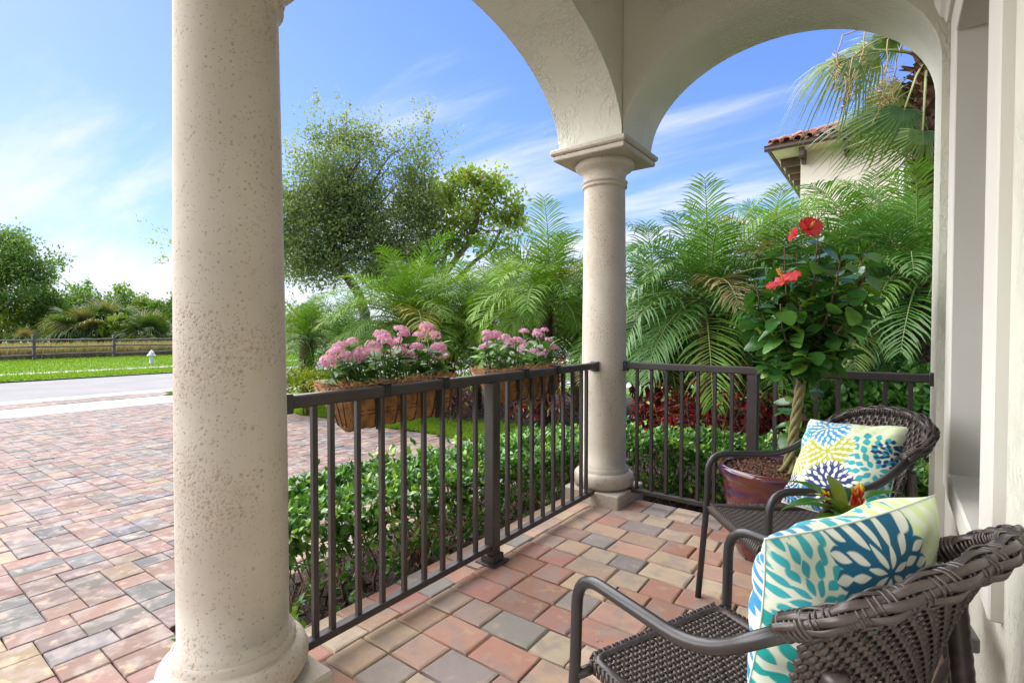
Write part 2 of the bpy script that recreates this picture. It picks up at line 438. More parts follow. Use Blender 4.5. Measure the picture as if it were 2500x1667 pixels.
# control joints of the near sidewalk are shallow grooves
# mulch bed
def MBF(x): return 2.62+0.12*math.sin(x*1.7)+0.08*math.sin(x*4.3+2)-(0 if x < -2.2 else min(1.9, (x+2.2)*1.35))
strip('mulch_bed', seq(-7.6, 6, 70), MBF, lambda x: 6.4+0.3*math.sin(x), 0.03, M['mulch'], 10, wav=0.012)
strip('mulch_bed', seq(-1.02, -0.22, 6), -2.18, 1.25, 0.02, M['mulch'], 24, wav=0.012)
strip('mulch_bed', seq(-0.2, 1.9, 14), 0.08, 1.25, 0.024, M['mulch'], 10, wav=0.012)
strip('concrete_path', seq(-8.5, 3.5, 4), 8.2, 9.6, 0.02, M['concrete'], 2)

# ------------------------------------------------------------------ pavers
PAL_DRIVE = [(.215, .132, .108), (.225, .142, .117), (.19, .138, .121), (.148, .142, .138), (.12, .12, .122), (.28, .21, .135), (.24, .176, .13), (.17, .143, .128)]
WT_DRIVE = [20, 18, 16, 13, 9, 7, 8, 12]
PAL_PORCH = [(.47, .27, .195), (.43, .23, .17), (.49, .325, .24), (.55, .415, .285), (.58, .46, .335), (.35, .31, .275), (.31, .28, .255), (.45, .33, .255)]
WT_PORCH = [20, 12, 16, 14, 8, 9, 5, 14]
def paver_verts(w, l, bev, h, jit, rnd):
    V = []
    j = lambda: rnd.uniform(-jit, jit)
    for ins, z in ((0.0, -h), (0.0, -bev*1.3), (bev*.45, -bev*.35), (bev*1.3, 0)):
        for sx, sy in ((-1, -1), (1, -1), (1, 1), (-1, 1)):
            V.append((sx*(w/2-ins)+j(), sy*(l/2-ins)+j(), z+(j()*.4 if z == 0 else 0)))
    return V
PF = [(12, 13, 14, 15)]
for lv in range(3):
    for k in range(4):
        a, b = lv*4+k, lv*4+(k+1) % 4; PF.append((a, b, b+4, a+4))
_pc = {}
def paver_mesh(w, l, bev, jit, mat):
    key = (round(w, 3), round(l, 3), random.randrange(5), bev)
    if key not in _pc:
        mb = MB(); mb.add(paver_verts(w, l, bev, .03, jit, random), PF, False)
        me = mb.mesh('paver'); me.materials.append(mat); _pc[key] = me
    return _pc[key]
def vary(c):
    k = random.uniform(.74, 1.05); return tuple(min(1, x*k*random.uniform(.95, 1.05)) for x in c)

porch = empty('porch_floor', (0, 0, 0)); porch['kind'] = 'structure'
mb = MB(); mb.box(-.24, 1.9, -6, .09, -.24, -.012); mb.build('bedding', M['joint'], porch)
plist = []
G = .0035
y = -.15
while y > -3.95:
    x = 0.0; d = .1525
    while x < 1.68:
        l_ = random.choice([.152, .152, .22, .22, .22]) if x > 0 else random.choice([.152, .22])
        if x+l_ > 1.70-.07: l_ = 1.70-x
        plist.append((x+l_/2, y-d/2, l_-G, d-G)); x += l_
    y -= d
y = .075
while y > -3.95:
    l_ = .155; plist.append((-.1125, y-l_/2, .225-G, l_-G)); y -= l_
x = 0.0
while x < 1.66:
    l_ = .155; plist.append((x+l_/2, -.0375, l_-G, .225-G)); x += l_
plist.sort(key=lambda q: (q[0]-CAM.x)**2+(q[1]-CAM.y)**2 if q[1] > -3.2 else 99)
for q in plist[:298]:
    o = obj('paver', paver_mesh(q[2], q[3], .0075, .0028, M['paver']), None, porch, loc=(q[0], q[1], random.uniform(-.0025, .0025)),
            rot=(random.uniform(-.008, .008), random.uniform(-.008, .008), random.uniform(-.012, .012)))
    o.color = (*vary(random.choices(PAL_PORCH, WT_PORCH)[0]), 1)
def field(name, items, pal, wt, parent, bev):
    if not items: return None
    V, F, T = [], [], []
    for (cx_, cy_, z_, w_, l_) in items:
        b = len(V); a = random.uniform(-.008, .008); dz = random.uniform(-.003, .003)
        for p in paver_verts(w_, l_, bev, .022, .0018, random):
            V.append((cx_+p[0]-a*p[1], cy_+p[1]+a*p[0], z_+p[2]+dz+SLOPE(cx_)*p[0]))
        F += [tuple(b+i for i in f) for f in PF]
        c = vary(random.choices(pal, wt)[0]); T += [c]*16
    me = npmesh(name, np.array(V), np.array(F), np.array(T)); me.materials.append(M['paver_field'])
    o = obj(name, me, None, parent); o['kind'] = 'stuff'; return o
SLOPE = lambda x: (.3/11 if -12 < x < -1 else 0)
field('paver_field', [(q[0], q[1], 0, q[2], q[3]) for q in plist[298:]], PAL_PORCH, WT_PORCH, porch, .0075)

drive = empty('driveway', (0, 0, gz(0))); drive.location = (0, 0, 0); drive['kind'] = 'structure'
U = .0765
def tile(x0, x1, y0, y1, ok):
    nx, ny = int((x1-x0)/U), int((y1-y0)/U); used = np.zeros((nx, ny), bool); out = []
    for i in range(nx):
        for j in range(ny):
            if used[i, j]: continue
            opts = [(2, 3)]*5+[(3, 2)]*3+[(2, 2)]*4
            random.shuffle(opts); opts += [(2, 1), (1, 3), (1, 2), (1, 1)]
            for a, b in opts:
                if i+a <= nx and j+b <= ny and not used[i:i+a, j:j+b].any():
                    # avoid leaving a one-unit slot
                    if b >= 2 and j+b < ny-1 and not used[i, j+b] and j+b+1 < ny and used[i, j+b+1] and (a, b) != opts[-1]: continue
                    used[i:i+a, j:j+b] = True
                    cx_, cy_ = x0+(i+a/2)*U, y0+(j+b/2)*U
                    if ok(cx_, cy_): out.append((cx_, cy_, a*U-.004, b*U-.004))
                    break
    return out
dl = tile(-11.42, -.30, -5.0, 2.2, lambda x, y: not (x > -1.02 and y > -2.2) and y < LE(x)+.05)
def score(q):
    v = Vector((q[0], q[1], gz(q[0])))-CAM; dp = v.dot(FW)
    if dp < .3: return 0
    px, py = v.dot(RT)/dp, v.dot(UP)/dp
    if abs(px) > 1.02 or py < -.69: return 0
    if -.67 < px < -.44: return 0
    return q[2]*q[3]/dp**3
dl.sort(key=score, reverse=True)
for q in dl[:299]:
    o = obj('paver', paver_mesh(q[2], q[3], .005, .0016, M['paver']), None, drive, loc=(q[0], q[1], gz(q[0])+random.uniform(-.003, .003)),
            rot=(random.uniform(-.006, .006), -SLOPE(q[0])+random.uniform(-.006, .006), random.uniform(-.01, .01)))
    o.color = (*vary(random.choices(PAL_DRIVE, WT_DRIVE)[0]), 1)
rest = [(q[0], q[1], gz(q[0]), q[2], q[3]) for q in dl[299:]]
rest += [(q[0], q[1], gz(q[0]), q[2], q[3]) for q in tile(-13.93, -13.0, -4.5, 2.2, lambda x, y: y < 1.9+0.9*max(0, (-12.95-x))**1.4)]
field('paver_field', rest, PAL_DRIVE, WT_DRIVE, drive, .005)

# ------------------------------------------------------------------ own house: walls, arches, ceiling, window
house = empty('house', (1.735, -2, 0), label='pale mint stucco house with arched porch openings and recessed window at right', cat='house')
house.location = (0, 0, 0)
def arch_profile(a0, a1, z0, rise, n=48):
    c, h = (a0+a1)/2, (a1-a0)/2
    return [(c-h*math.cos(PI*i/n), z0+rise*math.sin(PI*i/n)) for i in range(n+1)]
def arch_wall(name, prof, mk, t0, t1, ztop, parent, mat):
    """prof: list of (along, z); mk(along, across, z) -> point"""
    mb = MB(); n = len(prof)
    for side in (t0, t1):
        V = [mk(a, side, z) for a, z in prof]+[mk(a, side, ztop) for a, z in prof]
        F = [(i, i+1, n+i+1, n+i) for i in range(n-1)]
        mb.add(V, F if side == t0 else [f[::-1] for f in F])
    # underside, with subdivisions across
    k = 4; V = []
    for a, z in prof:
        for j in range(k+1): V.append(mk(a, t0+(t1-t0)*j/k, z))
    F = [(i*(k+1)+j, i*(k+1)+j+1, (i+1)*(k+1)+j+1, (i+1)*(k+1)+j) for i in range(n-1) for j in range(k)]
    mb.add(V, F, True)
    for e in (0, n-1):
        a, z = prof[e]; mb.add([mk(a, t0, z), mk(a, t1, z), mk(a, t1, ztop), mk(a, t0, ztop)], [(0, 1, 2, 3)])
    o = mb.build(name, mat, parent)
    bm = bmesh.new(); bm.from_mesh(o.data); bmesh.ops.recalc_face_normals(bm, faces=bm.faces); bm.to_mesh(o.data); bm.free()
    return o
ZS = 2.297
p1 = [(.25, ZS)] + arch_profile(-2.215, -.205, ZS, .56)[::-1] + arch_profile(-4.63, -2.625, ZS, .56)[::-1] + [(-5.1, ZS)]
arch_wall('arched_wall', p1, lambda a, t, z: (t, a, z), -.25, .20, 3.45, house, M['stucco'])
p2 = [(.203, ZS)] + arch_profile(.203, 1.700, ZS, .548)
p2 = arch_profile(.203, 1.700, ZS, .548) + [(1.7005, -.22), (2.3, -.22)]
arch_wall('arched_wall', p2, lambda a, t, z: (a, t, z), -.20, .25, 3.447, house, M['stucco'])
mb = MB(); mb.box(-.25, 2.6, -6, .25, 3.45, 3.62); mb.box(.2, 1.9, -6, -.2, 3.20, 3.26); mb.build('porch_ceiling', M['ceiling'], house)
W = 1.735
wy0, wy1, wz0, wz1 = -1.51, -.68, .594, 2.197
mb = MB()
mb.box(W, 2.25, wy1, -.203, -.22, 3.45); mb.box(W, 2.25, -6, wy0, -.22, 3.45)
mb.box(W, 2.25, wy0, wy1, -.22, wz0); mb.box(W, 2.25, wy0, wy1, wz1, 3.45)
mb.build('wall', M['stucco'], house)
win = empty('window', (0, 0, 0)); win.parent = house
T = W-.024
mb = MB()
mb.bbox(T, 1.95, wy1-.002, wy1+.215, .51, wz1+.15, .004); mb.bbox(T, 1.95, wy0-.165, wy0+.002, .51, wz1+.15, .004)
mb.bbox(T-.002, 1.95, wy0+.004, wy1-.004, wz1-.003, wz1+.148, .004)
mb.bbox(T-.002, 1.95, wy0+.004, wy1-.004, .512, wz0+.004, .006)
mb.build('window_trim', M['stucco_smooth'], win)
prof = [(W, 2.345), (T-.012, 2.345), (T-.02, 2.37), (T-.035, 2.385), (T-.05, 2.43), (T-.055, 2.47), (T-.078, 2.49), (T-.082, 2.56), (W, 2.56)]
mb = MB(); V = [(x_, -.435, z_) for x_, z_ in prof]+[(x_, -1.78, z_) for x_, z_ in prof]; n = len(prof)
mb.add(V, [tuple(range(n)), tuple(range(2*n-1, n-1, -1))]+[(i, n+i, n+i+1, i+1) for i in range(n-1)])
mb.build('cornice', M['stucco_smooth'], win)
fr = MB(); fr.bbox(1.905, 1.94, wy0, wy0+.05, wz0, wz1); fr.bbox(1.905, 1.94, wy1-.05, wy1, wz0, wz1); fr.bbox(1.905, 1.94, wy0+.05, wy1-.05, wz0, wz0+.05); fr.bbox(1.905, 1.94, wy0+.05, wy1-.05, wz1-.05, wz1)
fr.build('frame', M['stucco_smooth'], win)
mg, t, b, o_ = newmat('window_glass'); b.inputs['Base Color'].default_value = (.03, .035, .04, 1); b.inputs['Roughness'].default_value = .05
pn = MB(); pn.box(1.918, 1.926, wy0+.04, wy1-.04, wz0+.04, wz1-.04); pn.build('pane', mg, win)

# ------------------------------------------------------------------ columns
def column(loc, label):
    e = empty('stone_column', loc, label=label, cat='column', group='coral stone porch columns')
    mb = MB(); h = .200; mb.bbox(-h, h, -h, h, -.22, .085, .008); mb.build('plinth', M['coral'], e)
    pr = [(.165, .083)]+[(.168+.034*math.cos(a), .137+.05*math.sin(a)) for a in [(-90+180*i/12)*PI/180 for i in range(13)]]
    pr += [(.166, .19), (.166, .208), (.158, .215)]
    mb = MB(); mb.lathe(pr, 64); mb.build('torus_base', M['coral'], e)
    pr = [(.158, .212), (.150, .222), (.1475, .25)]+[(.1475-.0135*max(0, (i/14-.25)/.75)**1.3, .25+1.81*i/14) for i in range(15)]
    mb = MB(); mb.lathe(pr, 72); mb.build('shaft', M['coral'], e)
    r0 = .134
    pr = [(r0, 2.055)]+[(r0+.004+.011*math.sin(PI*i/6), 2.058+.022*i/6) for i in range(7)]+[(r0+.006, 2.082)]+[(r0+.006+.012*math.sin(PI*i/6), 2.084+.024*i/6) for i in range(7)]
    pr += [(r0+.004, 2.112), (r0+.003, 2.135), (r0+.008, 2.15), (r0+.024, 2.168), (r0+.045, 2.18), (r0+.055, 2.192), (r0+.06, 2.205), (r0+.058, 2.218), (r0+.05, 2.232)]
    mb = MB(); mb.lathe(pr, 64); mb.build('capital', M['coral'], e)
    mb = MB(); mb.bbox(-.252, .252, -.252, .252, 2.228, 2.262, .006); mb.bbox(-.268, .268, -.268, .268, 2.2625, 2.299, .01); mb.build('abacus', M['coral'], e)
    return e
column((-.012, -2.42, 0), 'large pitted stone column in the foreground at left')
column((-.012, -.012, 0), 'pitted stone column at the porch corner where both railings meet')

# ------------------------------------------------------------------ railings
def railing(label, axis, ends, bal, post, group='bronze metal porch railings'):
    e = empty('metal_railing', (0, 0, 0), label=label, cat='railing', group=group)
    def B(a0, a1, c0, c1, z0, z1, b=.003):
        mb = MB()
        if axis == 'y': mb.bbox(c0, c1, a0, a1, z0, z1, b)
        else: mb.bbox(a0, a1, c0, c1, z0, z1, b)
        return mb
    a0, a1 = ends
    B(a0, a1, -.022, .022, .872, .914, .005).build('top_rail', M['rail'], e)
    B(a0, post-.0295, -.019, .019, .066, .0935).build('bottom_rail', M['rail'], e)
    B(post+.0295, a1, -.019, .019, .066, .0935).build('bottom_rail', M['rail'], e)
    B(post-.0285, post+.0285, -.0285, .0285, .012, .8725, .004).build('post', M['rail'], e)
    mb = B(post-.04, post+.04, -.04, .04, .010, .045); 
    if axis == 'y': mb.bbox(-.06, .06, post-.06, post+.06, .003, .011, .002)
    else: mb.bbox(post-.06, post+.06, -.06, .06, .003, .011, .002)
    mb.build('post_base', M['rail'], e)
    ref = None
    for p in bal:
        if ref is None:
            ref = MB(); ref.bbox(-.0097, .0097, -.0097, .0097, .0925, .8725, .0018); ref = ref.mesh('baluster'); ref.materials.append(M['rail'])
        obj('baluster', ref, None, e, loc=((0, p, 0) if axis == 'y' else (p, 0, 0)), rot=(0, 0, random.uniform(-.02, .02)))
    for p, s in ((a0, 1), (a1, -1)):
        q0, q1 = sorted((p-.006*s, p+.022*s))
        B(q0, q1, -.0285, .0285, .858, .921, .004).build('bracket', M['rail'], e)
        B(q0, q1, -.024, .024, .055, .1).build('bracket', M['rail'], e)
    return e
k = .9472
by = [v*k for v in (-2.286, -2.218, -2.104, -1.99, -1.876, -1.762, -1.648, -1.534, -1.42, -1.161, -1.047, -.933, -.82, -.706, -.592, -.478, -.364, -.295)]
bx = [v*k for v in (.232, .334, .436, .538, .641, .743, .845, 1.083, 1.187, 1.29, 1.394, 1.498, 1.601, 1.705)]
railing('dark bronze railing between the two stone columns, with flower baskets on it', 'y', (-2.272, -.158), by, -1.289*k)
railing('dark bronze railing from the corner column to the house wall, behind the potted tree', 'x', (.134, 1.705), bx, .964*k)
# ================================================================== planting close to the porch
G_ = lambda *a: [(i/(len(a)-1) if len(a) > 1 else 0, c) for i, c in enumerate(a)]
HEDGE_ST = [(0, (.030, .095, .022)), (.35, (.055, .17, .030)), (.7, (.11, .27, .038)), (.88, (.22, .42, .06)), (1, (.34, .52, .09))]
M['hedge'] = leafmat('hedge_leaf', HEDGE_ST, 'attr', .25, .30, .5); M['hedge_o'] = leafmat('hedge_leaf_piece', HEDGE_ST, 'obj', .25, .30, .5)

def in_frame(p):
    v = p-np.array(CAM); dp = v@np.array(FW); px = v@np.array(RT)/np.maximum(dp, .01); py = v@np.array(UP)/np.maximum(dp, .01)
    return (dp > .2) & (np.abs(px) < 1.0) & (np.abs(py) < .67), dp
def leaf_split(parent, name, tpl, pos, R, sc, tint, mat_attr, mat_obj, nmax=300, extra=None, smooth_=True):
    """the leaves that show largest become pieces of their own, the rest one part"""
    ok, dp = in_frame(pos); s = np.where(ok, sc/dp, 0)
    if extra is not None: s = s*extra
    order = np.argsort(-s); big, rest_ = order[:nmax], order[nmax:]
    me = npmesh(name, tpl[0], tpl[1], None, smooth_); me.materials.append(mat_obj)
    for i in big:
        o = bpy.data.objects.new(name, me); COL.objects.link(o); o.parent = parent
        m4 = Matrix([[*(R[i][r]*sc[i]), pos[i][r]] for r in range(3)]+[[0, 0, 0, 1]])
        o.matrix_local = m4
    if len(rest_):
        V, F, t_ = scatter(tpl[0], tpl[1], pos[rest_], R[rest_], sc[rest_], tint[rest_])
        me2 = npmesh('foliage', V, F, t_, smooth_); me2.materials.append(mat_attr)
        f = obj('foliage', me2, None, parent); f['kind'] = 'stuff'
        return f

def wobble(p, q, n, a):
    p, q = Vector(p), Vector(q); out = []
    for i in range(n+1):
        t_ = i/n; o = p.lerp(q, t_)
        if 0 < i < n: o += Vector((random.uniform(-a, a), random.uniform(-a, a), random.uniform(-a, a)))
        out.append(o)
    return out

def hedge(x0, x1, y0, y1, ztf, ntip, label, zb, run):
    e = empty('hedge', ((x0+x1)/2, (y0+y1)/2, zb), label=label, cat='hedge', group='clipped low hedges around the porch')
    e.location = (0, 0, 0)
    tips, nor = [], []
    for i in range(ntip):
        u, v = RNG.random(2); r = RNG.random()
        zt = ztf(y0+(y1-y0)*v)
        top = zt + .03*math.sin(u*9+v*5) + .02*math.sin(u*23+1) + RNG.normal(0, .02)
        if r < .56:                       # top
            x, y = x0+(x1-x0)*u, y0+(y1-y0)*v
            ed = min((x-x0), (x1-x))/.16 if run == 'y' else min((y-y0), (y1-y))/.16
            top -= .075*max(0, 1-ed)**1.6
            tips.append((x, y, top)); nor.append((RNG.normal(0, .35), RNG.normal(0, .35), 1))
        else:                             # sides
            side = RNG.random() < .62
            z = zb+.08+(top-.05-zb)*(RNG.random()**.55)
            bulge = RNG.normal(0, .022)+.05*(z-zt)/.4
            if run == 'y':
                x = (x1 if side else x0)+(bulge if side else -bulge); y = y0+(y1-y0)*v; nn = ((1 if side else -1), RNG.normal(0, .4), .5)
            else:
                y = (y0 if side else y1)+(-bulge if side else bulge); x = x0+(x1-x0)*u; nn = (RNG.normal(0, .4), (-1 if side else 1), .5)
            tips.append((x, y, z)); nor.append(nn)
    tips, nor = np.array(tips), np.array(nor); nor /= np.linalg.norm(nor, axis=1, keepdims=True)
    k = 7; n = len(tips)
    rep = np.repeat(np.arange(n), k)
    d = nor[rep]*.75+unit(n*k)*.85; d[:, 2] += .15
    pos = tips[rep]-nor[rep]*(RNG.random((n*k, 1))*.055)
    sc = RNG.uniform(.030, .050, n*k)
    tint = np.clip(RNG.normal(.50, .16, n)[rep]+RNG.normal(0, .12, n*k)+(RNG.random(n)[rep] < .13)*.42, 0, 1)
    R = frames(d, RNG.normal(0, .5, n*k))
    leaf_split(e, 'leaf', leafdim(LEAF8, .56), pos, R, sc, tint, M['hedge'], M['hedge_o'])
    mb = MB()
    for i in RNG.choice(n, 170, replace=False):
        t_ = Vector(tips[i]); b = Vector((t_.x+RNG.normal(0, .07), t_.y+RNG.normal(0, .07), zb))
        if run == 'y': b.x = x0+.25+(x1-x0-.4)*RNG.random()
        else: b.y = y0+.2+(y1-y0-.4)*RNG.random()
        r = RNG.uniform(.0022, .006)
        mb.tube(wobble(b, t_, 6, .028), [r*(1.5-1.1*j/6) for j in range(7)], 5)
    for i in range(120):                 # tangle of bare twigs on the porch side
        if run == 'y': a = Vector((x1+RNG.normal(-.04, .04), y0+(y1-y0)*RNG.random(), zb+RNG.uniform(.05, .3)))
        else: a = Vector((x0+(x1-x0)*RNG.random(), y0+RNG.normal(.04, .04), zb+RNG.uniform(.05, .3)))
        mb.tube(wobble(a, a+Vector(RNG.normal(0, .09, 3)), 3, .02), [.0032, .0028, .002, .0014], 4)
    mb.build('branches', M['twig'], e)
    return e
hedge(-.95, -.33, -2.16, 1.05, (lambda y: float(np.interp(y, [-2.1, -.5, .5, 1.1], [.355, .31, .24, .17]))), 3300, 'low clipped green hedge outside the railing with the flower baskets', -.2, 'y')
hedge(-.30, 1.85, .34, .98, (lambda y: .325), 2300, 'low clipped green hedge outside the railing behind the chairs', -.2, 'x')

# mulch chips
def chips(name, n, fx, label):
    P = np.array([fx() for _ in range(n)]); V0 = np.array([(-.5, -.12, 0), (.5, -.12, 0), (.5, .12, .03), (-.5, .12, .03)]); F0 = np.array([(0, 1, 2, 3)])
    d = unit(n); d[:, 2] *= .35
    V, F, t_ = scatter(V0, F0, P, frames(d, RNG.normal(0, .6, n)), RNG.uniform(.02, .06, n), RNG.random(n))
    me = npmesh(name, V, F, t_); me.materials.append(M['chip']); o = obj(name, me); tag(o, label, 'mulch', kind='stuff')
M['chip'] = leafmat('bark_chip', [(0, (.02, .013, .009)), (.6, (.06, .04, .027)), (1, (.13, .09, .06))], 'attr', 0.0, .8, .3)
def _c1():
    x = RNG.uniform(-6.5, 2.5); y = MBF(x)+RNG.random()**1.3*2.6; return (x, y, gz(x)+.04)
def _c2():
    if RNG.random() < .5: x, y = RNG.uniform(-1, -.24), RNG.uniform(-2.15, 1.2)
    else: x, y = RNG.uniform(-.2, 1.85), RNG.uniform(.1, 1.2)
    return (x, y, -.165)
chips('mulch_chips', 9000, _c1, 'dark bark mulch in the planting bed'); chips('mulch_chips', 5000, _c2, 'dark bark mulch under the hedges')

# grass blades
M['grass'] = leafmat('grass_blade', [(0, (.07, .15, .016)), (.5, (.135, .25, .026)), (1, (.23, .35, .05))], 'attr', .45, .5, .3)
BL = (np.array([(-.06, 0, 0), (.06, 0, 0), (.035, .6, .06), (-.035, .6, .06), (0, 1, .22)]), np.array([(0, 1, 2), (0, 2, 3), (3, 2, 4)]))
def blades(name, n, fx, h, label, mat='grass', wid=1.0, lean=.35):
    P = np.array([fx() for _ in range(n)]); d = unit(n)*lean; d[:, 2] = 1
    tv = BL[0].copy(); tv[:, 0] *= wid
    V, F, t_ = scatter(tv, BL[1], P, frames(d, None, (1, .3, 0)), RNG.uniform(h*.6, h*1.25, n), np.clip(RNG.normal(.5, .22, n), 0, 1))
    me = npmesh(name, V, F, t_); me.materials.append(M[mat]); o = obj(name, me); tag(o, label, 'grass', kind='stuff'); return o
def _g1():
    while 1:
        x = RNG.uniform(-9.5, 1.0); y = LEW(x)-.03+RNG.random()**1.25*5.5
        if y < MBF(x)+.03 or x < -7.0 or y > 6.2: return (x, y, gz(x)+.005)
blades('grass_blades', 60000, _g1, .06, 'short lawn grass between driveway and planting bed', wid=1.5, lean=.6)
def _g2():
    x = -20.5-RNG.random()*2.7 if RNG.random() < .4 else -24.5-RNG.random()*11
    return (x, RNG.uniform(-6, 14) + (-20-x)*.15, gz(x)+.02)
blades('grass_blades', 45000, _g2, .10, 'mown grass verge across the road', wid=2.2, lean=.6)
def _g3():
    x = -12.96-RNG.random(); return (x, 1.85+.9*max(0, -12.95-x)**1.4+RNG.random()*3, gz(x))
blades('grass_blades', 5000, _g3, .07, 'small grass corner between sidewalk and road', wid=2.2)

# ------------------------------------------------------------------ date palms
PALM_ST = [(0, (.050, .148, .025)), (.5, (.095, .228, .034)), (.95, (.165, .325, .047)), (.975, (.28, .26, .07)), (1, (.30, .22, .09))]
PALM_LT = [(0, (.062, .160, .012)), (.5, (.115, .245, .017)), (.95, (.195, .335, .03)), (.975, (.34, .34, .06)), (1, (.32, .24, .10))]
M['palm'] = leafmat('palm_frond', PALM_ST, 'obj', .28, .38, .34); M['palm_light'] = leafmat('palm_frond_light', PALM_LT, 'obj', .35, .48, .2)
M['rachis'] = simple('frond_rachis', (.20, .27, .06), .5, .25)
M['boots'] = simple('palm_boots', (.13, .075, .04), .95, .6, 25, 60, .01, 1.0)
def date_frond(elev, droop, seed, L_=1.0, npair=36, lw=.0060, ll=.33):
    rd = random.Random(seed); mb = MB(); pts = []; p = Vector((0, 0, 0)); n = 24
    tw = rd.uniform(-.15, .15)
    for i in range(n+1):
        t_ = i/n; a = math.radians(elev-droop*t_**1.35); pts.append(p.copy())
        p = p+Vector((math.sin(tw*t_)*math.cos(a), math.cos(tw*t_)*math.cos(a), math.sin(a)))*(L_/n)
    mb.tube(pts, [.0085*(1-.85*i/n) for i in range(n+1)], 4)
    for i in range(npair):
        t_ = .10+.90*(i+rd.uniform(-.2, .2))/npair; t_ = min(max(t_, .02), .999)
        f = t_*n; k = min(int(f), n-1); q = pts[k].lerp(pts[k+1], f-k); T_ = (pts[k+1]-pts[k]).normalized()
        S_ = T_.cross(Vector((0, 0, 1)));  S_ = S_.normalized() if S_.length > .1 else Vector((1, 0, 0))
        Nn = S_.cross(T_).normalized()
        le = ll*(math.sin(PI*(.16+.80*t_))**.75)*rd.uniform(.85, 1.1)
        fwd = .35+.75*t_
        for s in (-1, 1):
            d = (S_*s*.95+T_*fwd+Nn*rd.uniform(.05, .5)+Vector((rd.uniform(-.1, .1), rd.uniform(-.1, .1), rd.uniform(-.1, .1)))).normalized()
            wv = d.cross(Nn).normalized()
            g = rd.uniform(.30, .85)
            V = []; c = q.copy(); dd = d.copy(); w_ = lw*rd.uniform(.8, 1.15)
            for j, ww in enumerate((.5, 1.0, .85)):
                V += [c-wv*w_*ww, c+wv*w_*ww]
                dd = (dd+Vector((0, 0, -g*.45*j))).normalized(); c = c+dd*le/3
            V.append(c)
            mb.add(V, [(0, 1, 3, 2), (2, 3, 5, 4), (4, 5, 6)], False)
    me = mb.mesh('frond'); mi = np.zeros(len(me.polygons), dtype=np.int32); mi[:n*4+2] = 1; me.polygons.foreach_set('material_index', mi); return me
FR = []
for i, (el, dr) in enumerate([(84, 30), (74, 50), (63, 70), (52, 85), (40, 92), (28, 92), (14, 85), (0, 72), (-18, 55)]):
    FR.append([date_frond(el, dr, i*10+j) for j in range(2)])
def frond_mat_copy(mat):
    out = []
    for pr in FR:
        q = []
        for me in pr:
            c = me.copy(); c.materials.append(mat); c.materials.append(M['rachis']); q.append(c)
        out.append(q)
    return out
FRM = {'palm': frond_mat_copy(M['palm']), 'palm_light': frond_mat_copy(M['palm_light'])}
def date_palm(base, heart_z, size, nf, label, mat='palm', lean=(0, 0), trunk_r=.075, low=.0):
    e = empty('date_palm', base, label=label, cat='palm', group='feathery pygmy date palms')
    hz_ = heart_z-base[2]; H = Vector((lean[0], lean[1], hz_))
    mb = MB(); pts = [Vector((lean[0]*t_**1.5, lean[1]*t_**1.5, hz_*t_-.05)) for t_ in [i/10 for i in range(11)]]
    mb.tube(pts, [trunk_r*(1.1-.1*math.sin(i*2.2)) for i in range(11)], 9)
    nb = int(hz_/.05)*6
    for i in range(nb):                      # stubs of old fronds
        t_ = i/nb; a = i*2.399; c = Vector((lean[0]*t_**1.5, lean[1]*t_**1.5, hz_*t_)); o_ = Vector((math.cos(a), math.sin(a), 0))
        mb.tube([c+o_*trunk_r*.7, c+o_*(trunk_r*1.35)+Vector((0, 0, .045))], [.02, .006], 4)
    mb.build('trunk', M['boots'], e)
    for i in range(nf):
        f = i/(nf-1); k = min(8, int(f**(.78-low*.3)*8.8)); me = FRM[mat][k][i % 2]
        a = i*2.39996+random.uniform(-.25, .25); s = size*random.uniform(.85, 1.12)*(.78 if k == 0 else 1)
        obj('frond', me, None, e, loc=H+Vector((random.uniform(-.03, .03), random.uniform(-.03, .03), .05-.12*f)), rot=(random.uniform(-.1, .1), random.uniform(-.1, .1), a), scale=s)
    return e
def gp(v): return (v.x, v.y, gz(v.x)+.02)
def palm_at(x, y, depth, size, nf, label, mat='palm', **kw):
    h = at(x, y, depth); return date_palm((h.x, h.y, gz(h.x)+.02), h.z, size, nf, label, mat, **kw)
for px, py, dp, sz, nf, lab, mt, kw in (
    (705, 772, 9.6, .95, 30, 'small date palm with a short shaggy trunk behind the yellow-green bush', 'palm_light', dict(trunk_r=.11)),
    (940, 745, 8.4, 1.55, 48, 'bright green date palm behind the larger flower basket', 'palm_light', dict(low=.4)),
    (1255, 690, 7.2, 1.35, 46, 'bright green date palm between the corner column and the right flower basket', 'palm_light', dict()),
    (1095, 755, 8.9, 1.4, 46, 'low date palm filling the gap behind the two flower baskets', 'palm_light', dict(low=.5)),
    (1160, 700, 10.5, 1.45, 40, 'date palm set further back, left of the one by the corner column', 'palm_light', dict()),
    (1010, 720, 11.0, 1.5, 40, 'date palm set back under the yellow green tree', 'palm_light', dict()),
    (1330, 745, 8.6, 1.4, 40, 'date palm partly hidden by the corner column', 'palm_light', dict(low=.3)),
    (1625, 680, 5.3, 1.35, 50, 'large arching date palm just right of the corner column', 'palm', dict(low=.5)),
    (1505, 745, 6.4, 1.25, 52, 'drooping date palm close behind the corner column', 'palm', dict(low=.5)),
    (1770, 650, 6.0, 1.4, 46, 'date palm rising behind the red hibiscus flowers', 'palm', dict(low=.3)),
    (1985, 620, 6.6, 1.45, 46, 'tall date palm under the cream house wall', 'palm', dict(low=.3)),
    (2105, 640, 5.0, 1.3, 46, 'date palm at the right end of the porch opening', 'palm', dict(low=.5)),
    (1900, 730, 5.4, 1.15, 44, 'low date palm behind the right side of the hibiscus', 'palm', dict(low=.5)),
    (795, 790, 10.5, 1.3, 40, 'dark date palm left of the large flower basket, below the oak', 'palm', dict(low=.4))):
    palm_at(px, py, dp, sz, nf, lab, mt, **kw)

